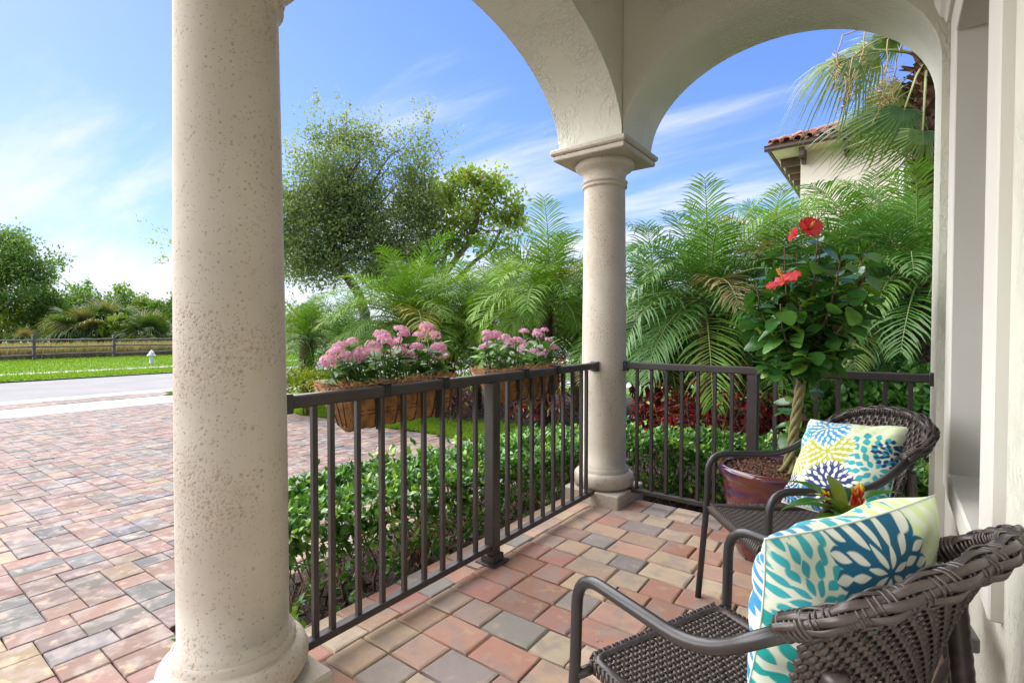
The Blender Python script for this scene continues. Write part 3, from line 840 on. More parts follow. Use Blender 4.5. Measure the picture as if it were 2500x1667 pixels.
# ------------------------------------------------------------------ crotons, ti plants, shrubs of the bed
CRO = [(0, (.015, .012, .010)), (.28, (.07, .010, .012)), (.46, (.19, .014, .018)), (.66, (.44, .03, .035)), (.78, (.08, .13, .015)), (.9, (.30, .30, .03)), (1, (.45, .08, .03))]
M['croton'] = leafmat('croton_leaf', CRO, 'attr', .2, .3, .5)
GN = 14
def curl_leaf(w, curl, n=5):
    V, F = [], []
    for i in range(n+1):
        t_ = i/n; ww = w*math.sin(PI*min(.97, .08+.9*t_))**.8; a = curl*t_
        y_ = math.sin(a)/curl if curl else t_; z_ = (1-math.cos(a))/curl if curl else 0
        V += [(-ww, y_, -z_+.25*ww), (0, y_, -z_), (ww, y_, -z_+.25*ww)]
    for i in range(n):
        for j in range(2):
            a = i*3+j; F += [(a, a+1, a+4), (a, a+4, a+3)]
    return np.array(V), np.array(F)
def croton(loc, h, nst, label, mat='croton', lw=.10, ll=.13, tint=(.45, .22), name='croton', cat='shrub', group='red and dark crotons in the bed', per=26):
    e = empty(name, loc, label=label, cat=cat, group=group)
    mb = MB(); P, D_, S_, T_ = [], [], [], []
    for s in range(nst):
        a = s*2.4+random.random(); lean = random.uniform(.1, .45)*h
        top = Vector((math.cos(a)*lean, math.sin(a)*lean, h*random.uniform(.65, 1.05)))
        pth = wobble((0, 0, 0), top, 5, .03*h); mb.tube(pth, [.008*(1-.6*i/5) for i in range(6)], 5)
        base_t = RNG.normal(tint[0], tint[1]*.5)
        for j in range(per):
            f = .3+.7*j/per; k = min(int(f*5), 4); q = pth[k].lerp(pth[k+1], f*5-k)
            b = j*2.4; up = -.1+1.2*f
            P.append(q); D_.append((math.cos(b), math.sin(b), up*RNG.uniform(.4, 1.1))); S_.append(ll*RNG.uniform(.7, 1.2)); T_.append(base_t+RNG.normal(0, tint[1])+.15*(f-.6))
    P, D_, S_, T_ = map(np.array, (P, D_, S_, T_))
    tv = curl_leaf(lw, 1.5); V, F, t_ = scatter(tv[0], tv[1], P, frames(D_, RNG.normal(0, .5, len(P))), S_, np.clip(T_, 0, 1))
    me = npmesh('foliage', V, F, t_, True); me.materials.append(M[mat]); f = obj('foliage', me, None, e); f['kind'] = 'stuff'
    mb.build('stems', M['twig'], e); return e
def on_ground(x, y, depth):
    p = at(x, y, depth); return (p.x, p.y, gz(p.x)+.03)
for i, (x, dp, h, lab) in enumerate([
    (1590, 5.0, .72, 'croton with dark red leaves left of the railing post by the potted tree'), (1655, 4.7, .80, 'croton with the brightest red leaves, left of the railing post by the potted tree'),
    (1730, 4.8, .62, 'dark leaved croton just right of the railing post by the potted tree'), (1790, 4.6, .55, 'low dark croton behind the braided trunk'),
    (1540, 5.3, .60, 'dark red croton second from the corner column, behind the side railing'), (1480, 5.6, .55, 'dark red croton close right of the corner column')]):
    croton(on_ground(x, 960, dp), h*1.22, 9, lab, tint=(.40, .17) if i != 1 else (.52, .15))
for i, (x, dp, h, lab) in enumerate([
    (1275, 6.6, .85, 'red and yellow croton close left of the corner column'), (1240, 7.0, .6, 'dark red croton under the right flower basket'),
    (1195, 7.2, .62, 'dark red croton behind the wide railing post'), (1070, 7.8, .8, 'dark croton between the two flower baskets'), (1035, 8.2, .62, 'red croton at the right end of the larger basket')]):
    croton(on_ground(x, 940, dp), h*1.2, 7, lab, tint=(.48, .22))
TI = [(0, (.05, .008, .02)), (.5, (.13, .012, .035)), (1, (.30, .02, .06))]
M['ti'] = leafmat('ti_leaf', TI, 'obj', .25, .35, .4)
tl = curl_leaf(.13, 1.1, 7); TIM = npmesh('leaf', tl[0], tl[1], None, True); TIM.materials.append(M['ti'])
def ti_plant(loc, h, label):
    e = empty('ti_plant', loc, label=label, cat='plant', group='maroon ti plants')
    for s in range(3):
        top = Vector((random.uniform(-.12, .12), random.uniform(-.12, .12), h*random.uniform(.75, 1.1)))
        mb = MB(); mb.tube(wobble((0, 0, 0), top, 4, .02), .011, 6); mb.build('stem', M['twig'], e)
        for j in range(13):
            a = j*2.4; el = math.radians(75-j*7+random.uniform(-8, 8))
            o = obj('leaf', TIM, None, e, loc=top-Vector((0, 0, .012*j)), scale=random.uniform(.26, .38)); o.rotation_euler = (el, 0, a)
ti_plant(on_ground(1482, 900, 6.1), 1.0, 'maroon ti plant beside the corner column'); ti_plant(on_ground(1560, 900, 6.4), .85, 'maroon ti plant behind the red crotons')
ti_plant(on_ground(1030, 850, 8.6), .95, 'maroon ti plant between the flower baskets')

# leafy shrubs
CLU = [(0, (.045, .135, .026)), (.5, (.09, .24, .04)), (1, (.20, .39, .075))]
M['clusia'] = leafmat('round_leaf', CLU, 'attr', .3, .3, .5)
GOL = [(0, (.10, .17, .010)), (.5, (.22, .31, .012)), (1, (.42, .46, .03))]
M['golden'] = leafmat('golden_leaf', GOL, 'attr', .3, .4, .4)
def blob_shrub(loc, rad, n, lsize, label, mat, group=None, name='shrub', wid=.6, k=6, shell=.5, stems=9, cat='shrub', tm=.45):
    e = empty(name, loc, label=label, cat=cat, group=group)
    nc = n//k; d = unit(nc); d[:, 2] = np.where(d[:, 2] < -.35, -d[:, 2], d[:, 2])
    r = (shell+(1-shell)*RNG.random(nc)**.5)*(1+.13*np.sin(d[:, 0]*7+d[:, 2]*5)+.1*np.sin(d[:, 1]*11))
    c = d*r[:, None]*np.array(rad)+np.array((0, 0, rad[2]*.95))
    c = c[c[:, 2] > .03]; nc = len(c); dd = (c-np.array((0, 0, rad[2]*.6))); dd /= np.linalg.norm(dd, axis=1, keepdims=True)
    rep = np.repeat(np.arange(nc), k); q = dd[rep]*.7+unit(nc*k)*.9; q[:, 2] += .2
    pos = c[rep]+unit(nc*k)*lsize*.7; t_ = np.clip(RNG.normal(tm, .16, nc)[rep]+RNG.normal(0, .14, nc*k), 0, 1)
    tv = leafdim(LEAF8 if lsize > .03 else LEAF4, wid)
    V, F, tt = scatter(tv[0], tv[1], pos, frames(q, RNG.normal(0, .5, nc*k)), RNG.uniform(.7, 1.25, nc*k)*lsize, t_)
    me = npmesh('foliage', V, F, tt, True); me.materials.append(M[mat]); f = obj('foliage', me, None, e); f['kind'] = 'stuff'
    mb = MB()
    for i in range(stems):
        j = RNG.integers(nc); mb.tube(wobble((RNG.normal(0, .04), RNG.normal(0, .04), 0), Vector(c[j])*.92, 5, .05*rad[0]), [.03*rad[2]*(1-.7*i2/5) for i2 in range(6)], 5)
    mb.build('stems', M['twig'], e); return e
blob_shrub(on_ground(705, 900, 8.8), (.75, .6, .40), 5200, .05, 'clipped yellow-green bush beside the left column', 'golden', wid=.55)
blob_shrub(on_ground(1905, 960, 4.9), (.42, .38, .46), 1500, .075, 'round leaved green shrub behind the railing, right of the braided trunk', 'clusia', 'round leaved shrubs', wid=.75, shell=.3)
blob_shrub(on_ground(2010, 960, 4.6), (.40, .38, .42), 1300, .075, 'round leaved green shrub behind the far chair back', 'clusia', 'round leaved shrubs', wid=.75, shell=.3)
blob_shrub(on_ground(2110, 960, 4.4), (.36, .4, .52), 1400, .075, 'round leaved green shrub beside the house wall', 'clusia', 'round leaved shrubs', wid=.75, shell=.3)
blob_shrub(on_ground(1660, 900, 6.2), (.55, .5, .55), 1700, .08, 'green leafy shrub under the arching palm fronds', 'clusia', 'round leaved shrubs', wid=.7, shell=.3)
blob_shrub(on_ground(1790, 900, 6.6), (.6, .5, .6), 1700, .08, 'green leafy shrub behind the hibiscus crown', 'clusia', 'round leaved shrubs', wid=.7, shell=.3)
for i_, (x_, d_, h_) in enumerate(((1470, 8.2, .85), (1560, 8.6, .8), (1680, 8.0, .9), (1800, 8.4, 1.0), (1900, 8.0, .95), (2000, 7.6, 1.0), (2090, 7.2, .95), (2150, 6.4, .9))):
    blob_shrub(on_ground(x_, 900, d_), (.75, .6, h_*.8), 1500, .12, ['green shrub far behind the corner column', 'second green shrub right of the corner column, behind the palms', 'green shrub behind the brightest red croton', 'green shrub deep behind the hibiscus trunk', 'tall green shrub behind the hibiscus, right side', 'tall green shrub in front of the cream house', 'green shrub in front of the cream house, near its right end', 'green shrub closest to the right end of the opening'][i_], 'clusia', 'background green shrubs', wid=.6, shell=.4)
croton((1.66, .42, -.18), .36, 6, 'low green and yellow plant beside the far chair, at the wall', 'golden', tint=(.5, .25), group=None, lw=.13)
# ================================================================== things on and around the porch
def onplane(x, y, axis, val):
    k_ = 2500/2352; d = FW + RT*((x*k_-1250)/FPX) - UP*((y*k_-833.5)/FPX)
    return CAM + d*((val-CAM[axis])/d[axis])
def copy_tree(o, parent=None):
    c = o.copy(); COL.objects.link(c); c.parent = parent
    for ch in list(o.children): copy_tree(ch, c)
    return c

# ------------------------------------------------------------------ hanging baskets with pentas
PEN = [(0, (.028, .085, .018)), (.5, (.055, .155, .028)), (1, (.13, .28, .05))]
M['penta_leaf'] = leafmat('penta_leaf', PEN, 'obj', .3, .4, .4)
M['penta'] = leafmat('penta_petal', [(0, (.46, .17, .38)), (.5, (.60, .29, .51)), (1, (.74, .46, .66))], 'attr', .3, .6, .2)
def flower_head(seed):
    rg = np.random.default_rng(seed); n = 46
    i = np.arange(n); zz = 1-(i+.5)/n*.95; th = i*2.39996
    d = np.stack([np.sqrt(1-zz**2)*np.cos(th), np.sqrt(1-zz**2)*np.sin(th), zz], 1)+rg.normal(0, .09, (n, 3))
    d /= np.linalg.norm(d, axis=1, keepdims=True)
    pos = d*np.array((.036, .036, .024))*rg.uniform(.8, 1.18, (n, 1))
    # a floret: five pointed petals
    V, F = [(0, 0, 0)], []
    for k_ in range(5):
        a = 2*PI*k_/5
        for da, r_, z_ in ((-.45, .55, .02), (0, 1.0, .12), (.45, .55, .02)): V.append((math.cos(a+da)*r_, math.sin(a+da)*r_, z_))
        b_ = 1+k_*3; F += [(0, b_, b_+1), (0, b_+1, b_+2)]
    V = np.array(V); F = np.array(F)
    V2 = V[:, [0, 2, 1]]              # normal along +Y of the template
    V_, F_, t_ = scatter(V2, F, pos, frames(d, rg.uniform(0, 6, n)), rg.uniform(.0085, .0115, n), np.clip(rg.normal(.5, .22, n), 0, 1))
    me = npmesh('flower_head', V_, F_, t_); me.materials.append(M['penta']); return me
HEADS = [flower_head(s) for s in range(4)]
PL = leafdim(LEAF8, .42); PLM = npmesh('leaf', PL[0], PL[1], None, True); PLM.materials.append(M['penta_leaf'])
def basket(y0, y1, hooks, label, heads, plabel):
    e = empty('flower_basket', (0, (y0+y1)/2, 0), label=label, cat='planter', group='coir lined wire baskets hung on the railing')
    e.location = (0, 0, 0)
    yc = (y0+y1)/2; hl = (y1-y0)/2; zt, zb = .912, .752
    # liner: trough section from inner rim down, round to outer rim
    sec = [(-.032, zt), (-.034, zt-.07), (-.038, zb+.04), (-.050, zb+.008), (-.075, zb), (-.115, zb+.008), (-.155, zb+.035), (-.195, zb+.10), (-.225, zt-.06), (-.240, zt)]
    ns = 26; V, F = [], []
    for i in range(ns+1):
        f = -1+2*i/ns
        for j, (x_, z_) in enumerate(sec):
            sh = 1-.085*(zt-z_)/(zt-zb)
            lump = .005*math.sin(i*1.9+j*1.3)+.003*math.sin(i*4.1-j*2.1)+random.uniform(-.002, .002)
            V.append((x_+lump, yc+f*hl*sh, z_+(.006*math.sin(i*1.3) if j in (0, len(sec)-1) else 0)+lump*.4))
    m_ = len(sec)
    for i in range(ns):
        for j in range(m_-1): F.append((i*m_+j, (i+1)*m_+j, (i+1)*m_+j+1, i*m_+j+1))
    F.append(tuple(range(m_))); F.append(tuple(ns*m_+j for j in range(m_-1, -1, -1)))
    mb = MB(); mb.add(V, F, True); ln = mb.build('coir_liner', M['coir'], e)
    sd_ = ln.modifiers.new('thick', 'SOLIDIFY'); sd_.thickness = .006
    mb = MB(); mb.box(-.225, -.045, yc-hl*.95, yc+hl*.95, zt-.05, zt-.022); mb.build('soil', M['soil'], e)
    # loose fibres along the rim
    mb = MB()
    for i in range(900):
        side = random.random()
        if side < .5: p = Vector((-.032+random.gauss(0, .008), yc+random.uniform(-hl, hl), zt-.005))
        elif side < .72: p = Vector((random.uniform(-.24, -.03), (yc-hl if random.random() < .65 else yc+hl)+random.gauss(0, .008), zt-.005))
        else: p = Vector((random.uniform(-.23, -.035), yc+random.uniform(-hl, hl), zt-.015))
        q = p+Vector((random.gauss(0, .02), random.gauss(0, .03), random.gauss(.006, .014)))
        mb.tube([p, (p+q)/2+Vector((random.gauss(0, .008), random.gauss(0, .008), .012)), q], [.0011, .0011, .0006], 3, caps=False)
    for i in range(90):
        p = Vector((-.034+.004, yc+random.uniform(-hl*.95, hl*.95), random.uniform(zb+.02, zt)))
        mb.tube([p, p+Vector((.012, random.gauss(0, .015), random.gauss(-.012, .012)))], [.0009, .0005], 3, caps=False)
    fb = mb.build('coir_fibres', M['coir_fibre'], ln); fb['kind'] = 'stuff'
    # wire frame
    mb = MB(); yl, yr = yc-hl-.004, yc+hl+.004
    rim = [(-.028, yl, zt), (-.243, yl, zt), (-.243, yr, zt), (-.028, yr, zt), (-.028, yl, zt)]
    mb.tube(rim, .0045, 6)
    rim2 = [(-.030, yl+.006, zt-.045), (-.236, yl+.006, zt-.045), (-.236, yr-.006, zt-.045), (-.030, yr-.006, zt-.045), (-.030, yl+.006, zt-.045)]
    mb.tube(rim2, .0026, 5)
    for f in [-.98, -.6, -.2, .2, .6, .98]:
        pth = [(x_+(.007 if j < 4 else (-.007 if x_ < -.15 else 0)), yc+f*hl*(1-.085*(zt-z_)/(zt-zb))+(0), z_-(.006 if 3 <= j <= 6 else 0)) for j, (x_, z_) in enumerate(sec)]
        mb.tube(pth, .003, 5)
    for ye, sg in ((yl, -1), (yr, 1)):        # zig-zag and ribs on the ends
        zz = [(-.028-.0537*i, ye, zt if i % 2 == 0 else zt-.045) for i in range(5)]; mb.tube(zz, .0026, 5)
        for fx in (.25, .5, .75):
            a_ = Vector((-.03-.2*fx, ye, zt)); b_ = Vector((-.045-.10*fx, ye-sg*.019, zb+.012)); mb.tube([a_, b_], .0018, 5)
    for z_ in (zt-.09, zb+.055): mb.tube([(-.030, yl+.02, z_), (-.030, yr-.02, z_)], .0018, 5)
    zg = [(-.026, yl+.012+(yr-yl-.024)*i/14, zt if i % 2 == 0 else zt-.045) for i in range(15)]; mb.tube(zg, .0024, 5)
    mb.build('wire_frame', M['black_metal'], e)
    for hy in hooks:
        mb = MB(); mb.bbox(-.045, .0285, hy-.014, hy+.014, .9165, .9225, .001); mb.bbox(.0235, .0285, hy-.014, hy+.014, .872, .9215, .001)
        mb.bbox(-.033, -.0275, hy-.014, hy+.014, .745, .9215, .001)
        mb.build('hook', M['black_metal'], e)
    # the plants
    pl = empty('pentas', (-.13, yc, zt-.03), label=plabel, cat='flowers', group='pink flowering pentas')
    o0 = Vector(pl.location); st = MB()
    heads = heads+[(a_+random.uniform(-28, 28), b_+random.uniform(8, 40)) for a_, b_ in heads[::2]]
    for x_, y_ in heads:
        sx, sy = 690+x_/3.0545, 740+y_/3.0545
        p = onplane(sx*2352/2500, sy*2352/2500, 0, -.13+random.uniform(-.085, .06)); p.y = min(max(p.y, y0-.06), y1+.05)
        tilt = Vector(((p.x+.13)*3+random.gauss(0, .2), (p.y-yc)*.9+random.gauss(0, .2), 1))
        q = tilt.to_track_quat('Z', 'Y').to_euler()
        obj('flower_head', random.choice(HEADS), None, pl, loc=p-o0, rot=q, scale=random.uniform(.70, .98))
        root = Vector((-.13+random.uniform(-.05, .05), p.y*.75+yc*.25, zt-.03)); mid = (root+p)/2+Vector((random.gauss(0, .012), random.gauss(0, .012), .01))
        st.tube([root-o0, mid-o0, p-o0-Vector((0, 0, .01))], [.0035, .003, .002], 5)
        hgt = p.z-root.z
        for j in range(5):
            f = .25+.62*j/5; c = root.lerp(p, f)+Vector((0, 0, .005)); a = j*2.4+random.random()*2
            o = obj('leaf', PLM, None, pl, loc=c-o0, scale=random.uniform(.055, .10)); o.rotation_euler = Euler((random.uniform(-.5, .7), random.gauss(0, .3), a))
    for j in range(70):
        c = Vector((random.uniform(-.23, -.04), yc+random.uniform(-hl*1.02, hl), zt+random.uniform(-.01, .12))); a = math.atan2(-(c.x+.13)*1.6-.0, (c.y-yc))-0
        o = obj('leaf', PLM, None, pl, loc=c-o0, scale=random.uniform(.06, .11)); o.rotation_euler = Euler((random.uniform(-.4, .8), random.gauss(0, .3), random.uniform(0, 2*PI)))
    st.build('stems', M['penta_stem'], pl)
M['penta_stem'] = simple('green_stem', (.07, .14, .04), .6, .3)
basket(-2.005, -1.46, (-1.872, -1.557), 'larger looking coir lined wire basket on the railing, nearest the left column',
       [(330, 430), (395, 375), (435, 325), (515, 295), (575, 375), (640, 380), (735, 245), (790, 385), (680, 330), (875, 300), (885, 210), (870, 360), (1005, 330), (1020, 250), (1070, 180), (1140, 245), (960, 410), (1170, 450), (1165, 330), (1100, 370), (1195, 370), (470, 400), (780, 290), (920, 390)],
       'pink flowering pentas filling the basket nearest the left column')
basket(-1.09, -.555, (-.96, -.65), 'coir lined wire basket on the railing, nearest the corner column',
       [(1515, 235), (1535, 310), (1590, 240), (1655, 265), (1740, 275), (1800, 215), (1795, 335), (1755, 370), (1895, 215), (1985, 280), (1975, 330), (2030, 205), (2085, 325), (1880, 365), (1935, 390), (1500, 330), (1690, 290)],
       'pink flowering pentas filling the basket nearest the corner column')

# ------------------------------------------------------------------ wicker chairs
def arc_path(pts, r=.06, n=5):
    """polyline with rounded corners"""
    P = [Vector(p) for p in pts]; out = [P[0]]
    for i in range(1, len(P)-1):
        a, b, c = P[i-1], P[i], P[i+1]; d1, d2 = (a-b), (c-b); rr = min(r, d1.length*.48, d2.length*.48)
        s, e_ = b+d1.normalized()*rr, b+d2.normalized()*rr
        for j in range(n+1):
            t_ = j/n; out.append(s.lerp(b, t_).lerp(b.lerp(e_, t_), t_))
    out.append(P[-1]); return out
def make_chair(loc, rz, label):
    e = empty('wicker_chair', loc, rz, label=label, cat='chair', group='brown wicker armchairs')
    for s in (-1, 1):
        mb = MB()
        mb.tube(arc_path([(s*.262, .03, 0), (s*.252, 0, .40), (s*.250, -.005, .609), (s*.252, -.325, .609), (s*.238, -.475, .722)], .075, 6), .0125, 12)
        mb.build('arm', M['chair_tube'], e)
        mb = MB(); mb.tube([(s*.2515, -.003, .385), (s*.205, -.012, .392)], .011, 10); mb.build('seat_bracket', M['chair_tube'], e)
        mb = MB(); pr = []; n = 60
        for i in range(n+1):
            t_ = i/n; pr.append(Vector((s*(.165+.03*t_), -.485-.085*(1-t_)-.01*t_, .66*t_)))
        mb.tube(pr, [.0165+.0012*(i % 2) for i in range(n+1)], 10); mb.build('leg', M['wicker'], e)
    # --- seat
    seat = MB(); hw, yf, yb_ = .205, -.005, -.455
    zs = lambda x_, y_: .405-.022*math.sin(PI*min(1, max(0, (y_-yb_)/(yf-yb_))))*(1-(x_/hw)**2*.6)-.012*(y_/yb_)
    cs = arc_path([(-hw, -.2, .40), (-hw, yf, .40), (hw, yf, .40), (hw, yb_, .388), (-hw, yb_, .388), (-hw, -.2, .40)], .03, 4)
    seat.tube(cs, .0125, 8); seat = seat.build('seat', M['wicker'], e)
    pitch = .0128; na = int(2*hw/pitch); nb_ = int((yf-yb_)/pitch)
    for i in range(na):                       # strands front to back
        x_ = -hw+pitch*(i+.5); P, Nn = [], []
        P += [Vector((x_, yf+.014, .378)), Vector((x_, yf+.0165, .396)), Vector((x_, yf+.006, .4155))]; Nn += [Vector((0, 1, 0)), Vector((0, .9, .4)), Vector((0, .3, .95))]
        for j in range(nb_*2):
            y_ = yf-pitch*(j/2+.25); up = math.cos(PI*(j/2+.25-.5+i)); P.append(Vector((x_, y_, zs(x_, y_)+.0042*up))); Nn.append(Vector((0, 0, 1)))
        mb = MB(); mb.ribbon(P, Nn, .0093, .0024); mb.build('strand', M['wicker'], seat)
    for j in range(nb_):
        y_ = yf-pitch*(j+.5); P, Nn = [], []
        P += [Vector((-hw-.015, y_, .385)), Vector((-hw-.012, y_, .410))]; Nn += [Vector((-1, 0, .2)), Vector((-.7, 0, .7))]
        for i in range(na*2):
            x_ = -hw+pitch*(i/2+.25); up = -math.cos(PI*(i/2+.25-.5+j)); P.append(Vector((x_, y_, zs(x_, y_)+.0042*up))); Nn.append(Vector((0, 0, 1)))
        P += [Vector((hw+.012, y_, .410)), Vector((hw+.015, y_, .385))]; Nn += [Vector((.7, 0, .7)), Vector((1, 0, .2))]
        mb = MB(); mb.ribbon(P, Nn, .0093, .0024); mb.build('strand', M['wicker'], seat)
    # --- back: curved shell between seat and hoop
    def hoop(t_): 
        s_ = math.sin(t_)
        return Vector((.235*math.cos(t_)*(1+.10*s_), -.462-.147*s_**.85, .718+.102*s_**.9))
    def low(t_): return Vector((.195*math.cos(t_), -.405-.075*math.sin(t_), .385))
    def shell(t_, h):
        a_, b_ = low(t_), hoop(t_); k_ = .35*h+.65*h**2.6; return Vector((a_.x+(b_.x-a_.x)*k_, a_.y+(b_.y-a_.y)*k_, a_.z+(b_.z-a_.z)*h))
    def snorm(t_, h):
        du = shell(t_+.02, h)-shell(t_-.02, h); dv = shell(t_, min(1, h+.03))-shell(t_, max(0, h-.03)); n_ = du.cross(dv).normalized()
        return n_ if n_.dot(Vector((math.cos(t_), -math.sin(t_), 0))) > 0 else -n_
    t0, t1 = .10, PI-.10
    back = MB(); back.tube([low(t0+(t1-t0)*i/24) for i in range(25)], .011, 8); back = back.build('backrest', M['wicker'], e)
    nv, nh = 40, 27
    for i in range(nv):
        t_ = t0+(t1-t0)*(i+.5)/nv; P, Nn = [], []
        for j in range(nh*2+1):
            h = j/(nh*2); n_ = snorm(t_, h); up = math.cos(PI*(j/2+.5+i)); P.append(shell(t_, h)+n_*.0035*up); Nn.append(n_)
        mb = MB(); mb.ribbon(P, Nn, .0082, .0026); mb.build('strand', M['wicker'], back)
    for j in range(nh):
        h = (j+.5)/nh; P, Nn = [], []
        for i in range(nv*2+1):
            t_ = t0+(t1-t0)*i/(nv*2); n_ = snorm(t_, h); up = -math.cos(PI*(i/2-.0+j)); P.append(shell(t_, h)+n_*.0038*up); Nn.append(n_)
        mb = MB(); mb.ribbon(P, Nn, .0104, .0026); mb.build('strand', M['wicker'], back)
    # --- thick plaited rim on the hoop
    rim = MB(); ta, tb = -.05, PI+.05
    HP = [hoop(max(0, min(PI, ta+(tb-ta)*i/120))) if False else None for i in range(1)]
    def hp(t_):
        if t_ < 0: return hoop(0)+Vector((.0, .10, -.065))*(-t_/.30)
        if t_ > PI: return hoop(PI)+Vector((-.0, .10, -.065))*((t_-PI)/.30)
        return hoop(t_)
    nn_ = 90; core = [hp(ta+(tb-ta)*i/nn_) for i in range(nn_+1)]
    rim.tube(core, [.0118 if 2 < i < nn_-2 else .0115 for i in range(nn_+1)], 8); rim = rim.build('rim', M['wicker'], e)
    for k_ in range(6):
        P, Nn = [], []; m_ = 200
        for i in range(m_+1):
            f = i/m_; t_ = ta+(tb-ta)*f; c = hp(t_); T_ = (hp(min(tb, t_+.02))-hp(max(ta, t_-.02))).normalized()
            outw = Vector((math.cos(t_), -math.sin(t_), .1)); outw = (outw-T_*outw.dot(T_)).normalized(); up_ = T_.cross(outw)
            if up_.z < 0: up_ = -up_
            a = math.radians(-75+42*k_); ph = PI*(f*17+k_*.5); rr = .0150+.0036*max(-.6, math.cos(ph))
            d_ = outw*math.cos(a)*1.25+up_*math.sin(a); P.append(c+d_*rr); Nn.append(d_.normalized())
        mb = MB(); mb.ribbon(P, Nn, .0108, .0026); mb.build('strand', M['wicker'], rim)
    for q in range(34):
        t_ = ta+(tb-ta)*(q+.5)/34; c = hp(t_); T_ = (hp(t_+.02)-hp(t_-.02)).normalized()
        outw = Vector((math.cos(t_), -math.sin(t_), .1)); outw = (outw-T_*outw.dot(T_)).normalized(); up_ = T_.cross(outw)
        mb = MB()
        for dd in (-.004, .004):
            mb.tube([c+T_*dd+(outw*math.cos(a)*1.25+up_*math.sin(a))*.0147 for a in [2*PI*i/16 for i in range(17)]], .0022, 5, caps=False)
        mb.build('binding', M['wicker'], rim)
    for tt in (ta+.02, tb-.02):               # binding where the arms meet the rim
        for q in range(5):
            t_ = tt+(.035*q if tt < 1 else -.035*q); c = hp(t_); T_ = (hp(t_+.02)-hp(t_-.02)).normalized(); u_ = T_.orthogonal().normalized(); v_ = T_.cross(u_)
            mb = MB(); mb.tube([c+(u_*math.cos(a)+v_*math.sin(a))*.0175 for a in [2*PI*i/14 for i in range(15)]], .0036, 5, caps=False); mb.build('binding', M['wicker'], rim)
    return e
ch1 = make_chair((1.1033, -1.9473, 0), math.radians(67.4), 'brown wicker armchair in the foreground, seen from behind its arm')
ch2 = copy_tree(ch1); ch2.location = (1.0813, -1.1483, 0); ch2.rotation_euler = (0, 0, math.radians(126.9))
tag(ch2, 'brown wicker armchair further back, beside the glazed pot')

# ------------------------------------------------------------------ cushions with printed flowers
m, t, b, o_ = newmat('printed_fabric')
a_ = N(t, 'ShaderNodeAttribute', attribute_name='tint'); p_ = worldpos(t)
L(t, a_.outputs['Color'], b.inputs['Base Color']); b.inputs['Roughness'].default_value = .78; b.inputs['Specular IOR Level'].default_value = .2
b.inputs['Sheen Weight'].default_value = .1
bump(t, b, noise(t, p_, 900, 2), .12, .0004)
M['fabric'] = m
def dahlia(img, U_, V_, cx_, cy_, R_, col, kind, rings=4, seed=0, bg=None, alpha=1.0):
    dx, dy = U_-cx_, V_-cy_; r = np.hypot(dx, dy)/R_; th = np.arctan2(dy, dx)
    rg = np.random.default_rng(seed); best = np.full(U_.shape, 9.0)
    off = rg.random(rings); wob = 1+.06*np.sin(th*5+seed)+.05*np.sin(th*3+seed*2); r = r/wob
    for k_ in range(rings):
        rk = (.10+.86*(k_+.5)/rings); n_ = int(7+k_*(4.5 if kind == 'leaf' else 5)); a = .52/rings*(1.0 if kind == 'leaf' else .98); bb = PI*rk/n_*(.80 if kind == 'leaf' else .98)
        tt = ((th/(2*PI)*n_+off[k_]) % 1-.5)*2*PI/n_; al = (r-rk)/a; ac = np.abs(r*tt)/bb
        sh = np.clip(1-np.abs(al)**1.7, 1e-3, 1); d = np.where(np.abs(al) < 1, ac/sh, 9); best = np.minimum(best, d)
    if kind == 'leaf': msk = np.clip((.95-best)/.22, 0, 1); img[:] = img*(1-(msk*alpha)[..., None])+np.array(col)*(msk*alpha)[..., None]
    else:
        disc = np.clip((1.10-best)/.15, 0, 1); disc = np.maximum(disc, (r < .80)*1.0); inner = np.clip((.60-best)/.15, 0, 1)
        w_ = np.array(bg if bg is not None else (.68, .71, .58)); img[:] = img*(1-(disc*alpha)[..., None])+np.array(col)*(disc*alpha)[..., None]
        img[:] = img*(1-inner[..., None])+w_*inner[..., None]
